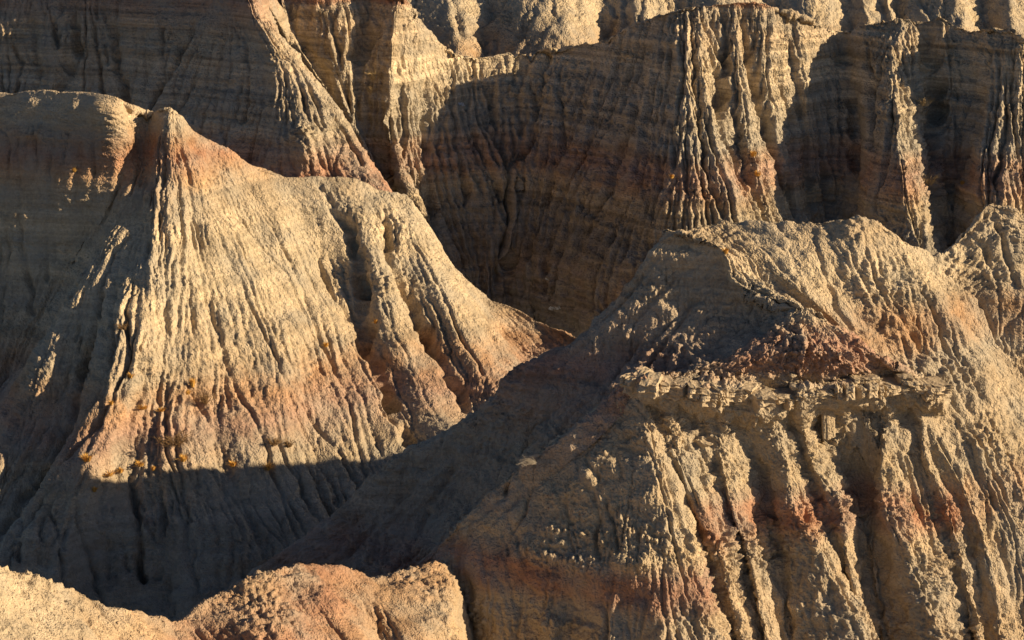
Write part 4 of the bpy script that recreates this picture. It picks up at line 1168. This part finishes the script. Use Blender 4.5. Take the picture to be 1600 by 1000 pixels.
def brush(name, at, width, height, mat, stems, r, thick=0.018):
    """a sparse woody shrub: stems that fork into twigs"""
    vs, fs = [], []
    for _ in range(stems):
        a = r.uniform(0, 6.283)
        foot = np.array([math.cos(a), math.sin(a), 0]) * r.uniform(0, 0.22) * width - np.array([0, 0, 0.08])
        d = np.array([math.cos(a) * r.uniform(0.2, 1), math.sin(a) * r.uniform(0.2, 1), r.uniform(0.5, 1.0)])
        end = foot + d * np.array([width * 0.5, width * 0.5, height]) * r.uniform(0.6, 1.0)
        mid = (foot + end) / 2 + r.normal(0, 0.06, 3) * width
        tube(vs, fs, [foot, mid, end], thick, thick * 0.4, 4)
        for _ in range(4):
            t = r.uniform(0.3, 0.95)
            p = foot + (end - foot) * t
            e = p + (d * 0.3 + r.normal(0, 0.3, 3)) * np.array([width * 0.4, width * 0.4, height * 0.5])
            tube(vs, fs, [p, (p + e) / 2 + r.normal(0, 0.02, 3), e], thick * 0.6, thick * 0.25, 3)
    o = mesh_object(name, vs, fs, mat)
    o.location = at
    return o


GP = 'golden grass tufts on the pyramid hill'
rt = np.random.RandomState(11)
TUFTS = [  # hill, px, py, width, height, label
    (PYR_GS, 505, 536, 1.0, 0.55, 'round golden grass tuft alone in the middle of the sunlit pyramid face'),
    (PYR_GS, 582, 502, 0.7, 0.45, 'small golden grass tuft beside the deep gully on the sunlit shoulder'),
    (PYR_GS, 305, 600, 1.0, 0.8, 'tallest orange grass tuft on the pyramid hill, above the brown brush patch'),
    (PYR_GS, 298, 612, 0.8, 0.5, 'low orange grass tuft just below the tallest tuft on the pyramid hill'),
    (PYR_GS, 207, 584, 0.6, 0.45, 'small golden tuft at the highest point of the central spur growth'),
    (PYR_GS, 172, 626, 0.7, 0.45, 'golden tuft on the shaded left flank of the central spur'),
    (PYR_GS, 228, 634, 1.1, 0.4, 'wide flat orange tuft below the pale knob on the central spur'),
    (PYR_GS, 252, 636, 0.9, 0.35, 'thin orange tuft just right of the wide flat tuft'),
    (PYR_GS, 285, 714, 1.0, 0.6, 'orange tuft at the lower edge of the brown brush patch'),
    (PYR_GS, 140, 714, 1.1, 0.7, 'yellow grass tuft on the small rib at the left foot of the spur'),
    (PYR_GS, 172, 736, 1.2, 0.4, 'broad orange tuft left of the dark gully at the spur foot'),
    (PYR_GS, 190, 732, 0.8, 0.4, 'small orange tuft touching the dark gully at the spur foot'),
    (PYR_GS, 222, 722, 1.0, 0.4, 'flat orange tuft right of the dark gully at the spur foot'),
    (PYR_GS, 240, 732, 0.7, 0.45, 'little golden tuft just above the shadow edge on the pyramid'),
    (PYR_GS, 152, 764, 0.9, 0.5, 'lowest orange tuft, in the shade at the spur foot'),
    (PYR_GS, 362, 725, 1.0, 0.55, 'golden tuft in a gully right of the brown brush patch'),
    (PYR_GS, 420, 728, 1.2, 0.5, 'golden tuft under the two dark shrubs on the pyramid face'),
    (PYR_GS, 120, 268, 0.9, 0.5, 'dull straw tuft high on the shaded wall left of the peak'),
    (AMPH_GS, 1047, 274, 0.9, 0.6, 'single golden tuft in shade left of the sunlit ridge nose'),
    (AMPH_GS, 1500, 283, 1.2, 0.5, 'small orange tuft in the shaded hollow at the far right'),
    (AMPH_GS, 1185, 268, 1.6, 0.9, 'golden grass clump in the gully beside the sunlit ridge nose'),
    (AMPH_GS, 1178, 240, 1.4, 0.7, 'smaller golden clump higher in the gully beside the ridge nose'),
    (NEAR_GS, 1134, 388, 0.7, 0.5, 'golden grass tuft on the shadow edge of the flat hilltop'),
]
for gs, px, py, w, h, lab in TUFTS:
    at = find_on(gs, px, py)
    o = tuft('grass_tuft', at, w * rt.uniform(0.55, 0.95), h * rt.uniform(0.75, 1.05), M_STRAW, 80, rt, thick=0.026)
    tag(o, lab, 'grass tuft', 'golden grass tufts on the clay hills')
SHRUBS = [
    (PYR_GS, 275, 690, 2.6, 1.0, M_BRUSH, 34, 'large brown brush patch filling a hollow on the pyramid hill'),
    (PYR_GS, 318, 632, 1.7, 1.1, M_BRUSH, 24, 'tall thin brown shrub beside the tallest orange tuft'),
    (PYR_GS, 432, 690, 1.3, 0.8, M_BRUSH, 26, 'left one of the two dark shrubs on the sunlit pyramid face'),
    (PYR_GS, 452, 692, 0.9, 0.7, M_BRUSH, 20, 'right one of the two dark shrubs on the sunlit pyramid face'),
    (PYR_GS, 195, 510, 1.0, 0.6, M_BRUSH, 18, 'small reddish brown shrub on the shaded left face of the pyramid'),
    (AMPH_GS, 584, 118, 2.2, 1.6, M_PALE_BRUSH, 30, 'pale yellow bush on the upper amphitheatre wall near the spur'),
    (AMPH_GS, 582, 138, 1.6, 1.0, M_PALE_BRUSH, 20, 'smaller pale bush right below the yellow bush on the amphitheatre wall'),
    (AMPH_GS, 1447, 162, 2.2, 1.2, M_PALE_BRUSH, 28, 'pale dry bush on the shaded rib at the upper right'),
    (AMPH_GS, 1456, 288, 2.4, 1.6, M_PALE_BRUSH, 30, 'dry yellowish bush on the sunlit rib at the right'),
]
for gs, px, py, w, h, mat, n, lab in SHRUBS:
    at = find_on(gs, px, py)
    o = brush('dry_shrub', at, w, h, mat, n, rt, 0.03)
    tag(o, lab, 'shrub', 'dry shrubs on the clay hills')

# the dead bush on the near spur: a fan of bare grey branches leaning to the left
at = find_on(NEAR_GS, 838, 718)
vs, fs = [], []
rb = np.random.RandomState(3)
for k in range(16):
    L = rb.uniform(0.6, 1.25)
    up = rb.uniform(0.05, 0.75)
    a = np.array([-1.0 if k < 12 else 0.8, -0.15 + rb.normal(0, 0.2), 0]) * L
    p0 = np.array([rb.normal(0, 0.05), rb.normal(0, 0.05), -0.1])
    p1 = p0 + a * 0.45 + np.array([0, 0, up * 0.55 + 0.1])
    p2 = p0 + a + np.array([0, 0, up * 0.6 + rb.normal(0, 0.08)])
    tube(vs, fs, [p0, p1, p2], 0.016, 0.006, 4)
    for q in range(3):
        b = p1 + (p2 - p1) * rb.uniform(0, 0.9)
        e = b + np.array([-0.22 if k < 12 else 0.2, rb.normal(0, 0.1), rb.normal(0.02, 0.14)])
        tube(vs, fs, [b, (b + e) / 2 + rb.normal(0, 0.015, 3), e], 0.007, 0.003, 3)
o = mesh_object('dead_bush', vs, fs, M_TWIG)
o.location = at
tag(o, 'leafless grey dead bush of arching twigs on the shaded near spur', 'bush')


# stones
def stone_mesh(name, seed, flat=0.6, sub=2):
    import bmesh
    bm = bmesh.new()
    bmesh.ops.create_icosphere(bm, subdivisions=sub, radius=1.0)
    r = np.random.RandomState(seed)
    co = np.array([v.co[:] for v in bm.verts])
    for _ in range(7):                                   # knock flat facets off
        d = r.normal(size=3)
        d /= np.linalg.norm(d)
        h = co @ d
        c = r.uniform(0.45, 0.8)
        co = co - np.clip(h - c, 0, None)[:, None] * d
    co = co * (1 + 0.25 * perlin(co * 1.7 + seed * 3.1))[:, None]
    co[:, 2] *= flat
    for v, c in zip(bm.verts, co):
        v.co = c
    me = bpy.data.meshes.new(name)
    bm.to_mesh(me)
    bm.free()
    me.materials.append(M_ROCK)
    return me


STONES = [stone_mesh('stone', k, 0.55 + 0.1 * (k % 3), 1) for k in range(6)]
BIG = [stone_mesh('boulder', 20 + k, 0.62, 3) for k in range(3)]
for k, (px, py, sz, lab) in enumerate([
        (1237, 606, 0.34, 'larger pale rounded boulder lying on the rock ledge below the red cone'),
        (1243, 592, 0.24, 'smaller pale boulder behind the larger one on the rock ledge'),
        (1103, 692, 0.36, 'tan block of rock jammed in a gully below the left ledge')]):
    o = bpy.data.objects.new('boulder', BIG[k])
    C.objects.link(o)
    p = find_on(NEAR_GS, px, py)
    o.location = (p[0], p[1], p[2] + sz * 0.25)
    o.scale = (sz * 1.3, sz, sz * 1.05)
    o.rotation_euler = (0.2 * k, 0.15, 1.3 * k)
    tag(o, lab, 'boulder')

# the jointed rock slabs that make the ledge: each block is a piece of its own
def slab_mesh(seed):
    import bmesh
    bm = bmesh.new()
    bmesh.ops.create_cube(bm, size=2.0)
    bmesh.ops.subdivide_edges(bm, edges=bm.edges[:], cuts=7, use_grid_fill=True)
    co = np.array([v.co[:] for v in bm.verts])
    r = np.random.RandomState(seed)
    q = co.copy()
    rad = np.maximum(np.abs(co[:, 0]), np.abs(co[:, 1]))
    q[:, :2] *= (1 - 0.10 * np.clip(np.abs(co[:, 2]) - 0.6, 0, 1))[:, None]
    k = np.array([1.6, 1.6, 0.9])
    n1 = perlin(co * k * 0.7 + seed * 5.3)
    n2 = np.abs(perlin(co * k * 1.9 + seed * 9.1)) - 0.25
    q[:, :2] *= (1 + 0.22 * n1 + 0.16 * n2)[:, None]
    bed = np.sin(co[:, 2] * 5.2 + seed) * 0.07 + 0.05 * np.sin(co[:, 2] * 11 + seed * 2)
    q[:, :2] *= (1 + bed)[:, None]
    q[:, 2] += 0.25 * perlin(co * np.array([1.3, 1.3, 0.4]) + seed * 3.7) + 0.10 * perlin(co * 2.8 + seed)
    ang = r.uniform(0, 6.28)
    cut = q[:, 0] * math.cos(ang) + q[:, 1] * math.sin(ang)
    q[:, 0] -= np.clip(cut - 0.95, 0, 1) * math.cos(ang)
    q[:, 1] -= np.clip(cut - 0.95, 0, 1) * math.sin(ang)
    for v, c in zip(bm.verts, q):
        v.co = c
    me = bpy.data.meshes.new('rock_slab')
    bm.to_mesh(me)
    bm.free()
    me.materials.append(M_ROCK)
    return me


rs = np.random.RandomState(21)
SLABS = [slab_mesh(k + 1) for k in range(9)]
lw = np.array([P(L[5][0], L[5][1], near(L[5][2])) for L in B2B[1:18]])
d = np.concatenate([[0], np.cumsum(np.linalg.norm(np.diff(lw, axis=0), axis=1))])
t = 0.2
while t < d[-1] - 0.1:
    wdt = rs.uniform(0.35, 1.15)
    c = np.array([np.interp(t + wdt / 2, d, lw[:, k]) for k in range(3)])
    e = np.array([np.interp(min(t + wdt, d[-1]), d, lw[:, k]) for k in range(3)]) - np.array([np.interp(t, d, lw[:, k]) for k in range(3)])
    dep, thk = rs.uniform(0.8, 1.2), rs.uniform(0.2, 0.42)
    o = bpy.data.objects.new('rock_slab', SLABS[rs.randint(9)])
    C.objects.link(o)
    o.location = (c[0], c[1] + dep * 0.55 + rs.uniform(-0.3, 0.4), c[2] - thk * 0.8 + rs.uniform(-0.1, 0.1))
    o.scale = (wdt * 0.54, dep, thk)
    o.rotation_euler = (rs.normal(0, 0.06), rs.normal(0, 0.06), math.atan2(e[1], e[0]) + rs.normal(0, 0.12))
    o.parent = ledge
    if rs.uniform() < 0.55:                                 # a thinner, set-back slab lying on it or below it
        o2 = bpy.data.objects.new('rock_slab', SLABS[rs.randint(9)])
        C.objects.link(o2)
        up = rs.choice([-1, 1])
        o2.location = (c[0] + rs.normal(0, 0.15), c[1] + dep * (0.95 if up > 0 else 0.85), c[2] - thk * 0.75 + up * thk * 1.15)
        o2.scale = (wdt * rs.uniform(0.4, 0.7), dep * 0.8, thk * rs.uniform(0.45, 0.7))
        o2.rotation_euler = (rs.normal(0, 0.08), rs.normal(0, 0.08), math.atan2(e[1], e[0]) + rs.normal(0, 0.3))
        o2.parent = ledge
    t += wdt * 0.93

# loose clods on the flat hilltop, the ledge and the foreground crest: beyond counting
vs, fs = [], []
base = [np.array([v.co[:] for v in m.vertices]) for m in STONES]
bf = [[tuple(p.vertices) for p in m.polygons] for m in STONES]
cand = []
for gs, (xa, xb, ya, yb), n in ((NEAR_GS[3:], (1080, 1420, 345, 500), 900), (NEAR_GS[2:3], (985, 1470, 575, 640), 500), (NEAR_GS[:1], (985, 1080, 570, 640), 120),
                                (NEAR_GS, (980, 1600, 500, 1000), 900), (NEAR_GS[1:2], (700, 1060, 640, 900), 300), (FORE_GS, (0, 700, 880, 1000), 500), (PYR_GS, (150, 320, 150, 760), 260)):
    P_ = np.concatenate([g.reshape(-1, 3) for g in gs])
    qx, qy, f = project(P_)
    ok = np.nonzero((qx > xa) & (qx < xb) & (qy > ya) & (qy < yb))[0]
    cand.append(P_[rs.choice(ok, n)])
for p in np.concatenate(cand):
    k = rs.randint(6)
    sz = 0.03 + 0.07 * rs.uniform() ** 2.5
    a = rs.uniform(0, 6.28)
    ca, sa = math.cos(a), math.sin(a)
    b = base[k] * sz
    q = np.stack([b[:, 0] * ca - b[:, 1] * sa, b[:, 0] * sa + b[:, 1] * ca, b[:, 2]], -1) + p + np.array([0, 0, sz * 0.2])
    off = len(vs)
    vs += [tuple(c) for c in q]
    fs += [tuple(i + off for i in f_) for f_ in bf[k]]
o = mesh_object('loose_clods', vs, fs, m_near)
o['kind'] = 'stuff'
o['label'] = 'small loose clay clods scattered over the hilltops and ledge'

# leftovers of snow in the shaded hollow
def snow(px, py, rx, ry, lab, seed):
    P_ = AMPH_GS[0]
    qx, qy, f = project(P_)
    nse = perlin(P_.astype(np.float32) / 0.8 + seed) * 0.75 + perlin(P_.astype(np.float32) / 0.3 + seed) * 0.4
    rr = ((qx - px) / rx) ** 2 + ((qy - py) / ry) ** 2 + nse
    ok = (rr < 0.75) & (np.abs(qx - px) < rx * 1.6) & (np.abs(qy - py) < ry * 2.2)
    n = grid_normals(P_)
    Q_ = P_ + n * 0.05 + np.array([0, 0, 0.04])
    nv, nu = ok.shape
    quad = ok[:-1, :-1] & ok[1:, :-1] & ok[:-1, 1:] & ok[1:, 1:]
    jj, ii = np.nonzero(quad)
    if len(jj) < 3:
        return
    lab_ = np.where(quad, np.arange(quad.size).reshape(quad.shape) + 1, 0)     # keep the largest connected piece
    for _ in range(400):
        p_ = np.pad(lab_, 1)
        new_ = np.where(quad, np.maximum.reduce([p_[1:-1, 1:-1], p_[:-2, 1:-1], p_[2:, 1:-1], p_[1:-1, :-2], p_[1:-1, 2:]]), 0)
        if (new_ == lab_).all():
            break
        lab_ = new_
    ids, cnt = np.unique(lab_[lab_ > 0], return_counts=True)
    jj, ii = np.nonzero(lab_ == ids[np.argmax(cnt)])
    idx = {}
    vs, fs = [], []
    for j, i in zip(jj, ii):
        f_ = []
        for (a, b) in ((j, i), (j + 1, i), (j + 1, i + 1), (j, i + 1)):
            if (a, b) not in idx:
                idx[(a, b)] = len(vs)
                vs.append(tuple(Q_[a, b]))
            f_.append(idx[(a, b)])
        fs.append(tuple(f_))
    o = mesh_object('snow_patch', vs, fs, M_SNOW, True)
    tag(o, lab, 'snow patch', 'old snow patches in the dark hollow')


snow(733, 163, 34, 4, 'thin streak of old snow high on the dark amphitheatre wall', 1)
snow(868, 482, 13, 4, 'larger snow patch at the bottom of the dark hollow', 3)
snow(856, 437, 9, 3, 'tiny snow patch above the larger one in the dark hollow', 4)
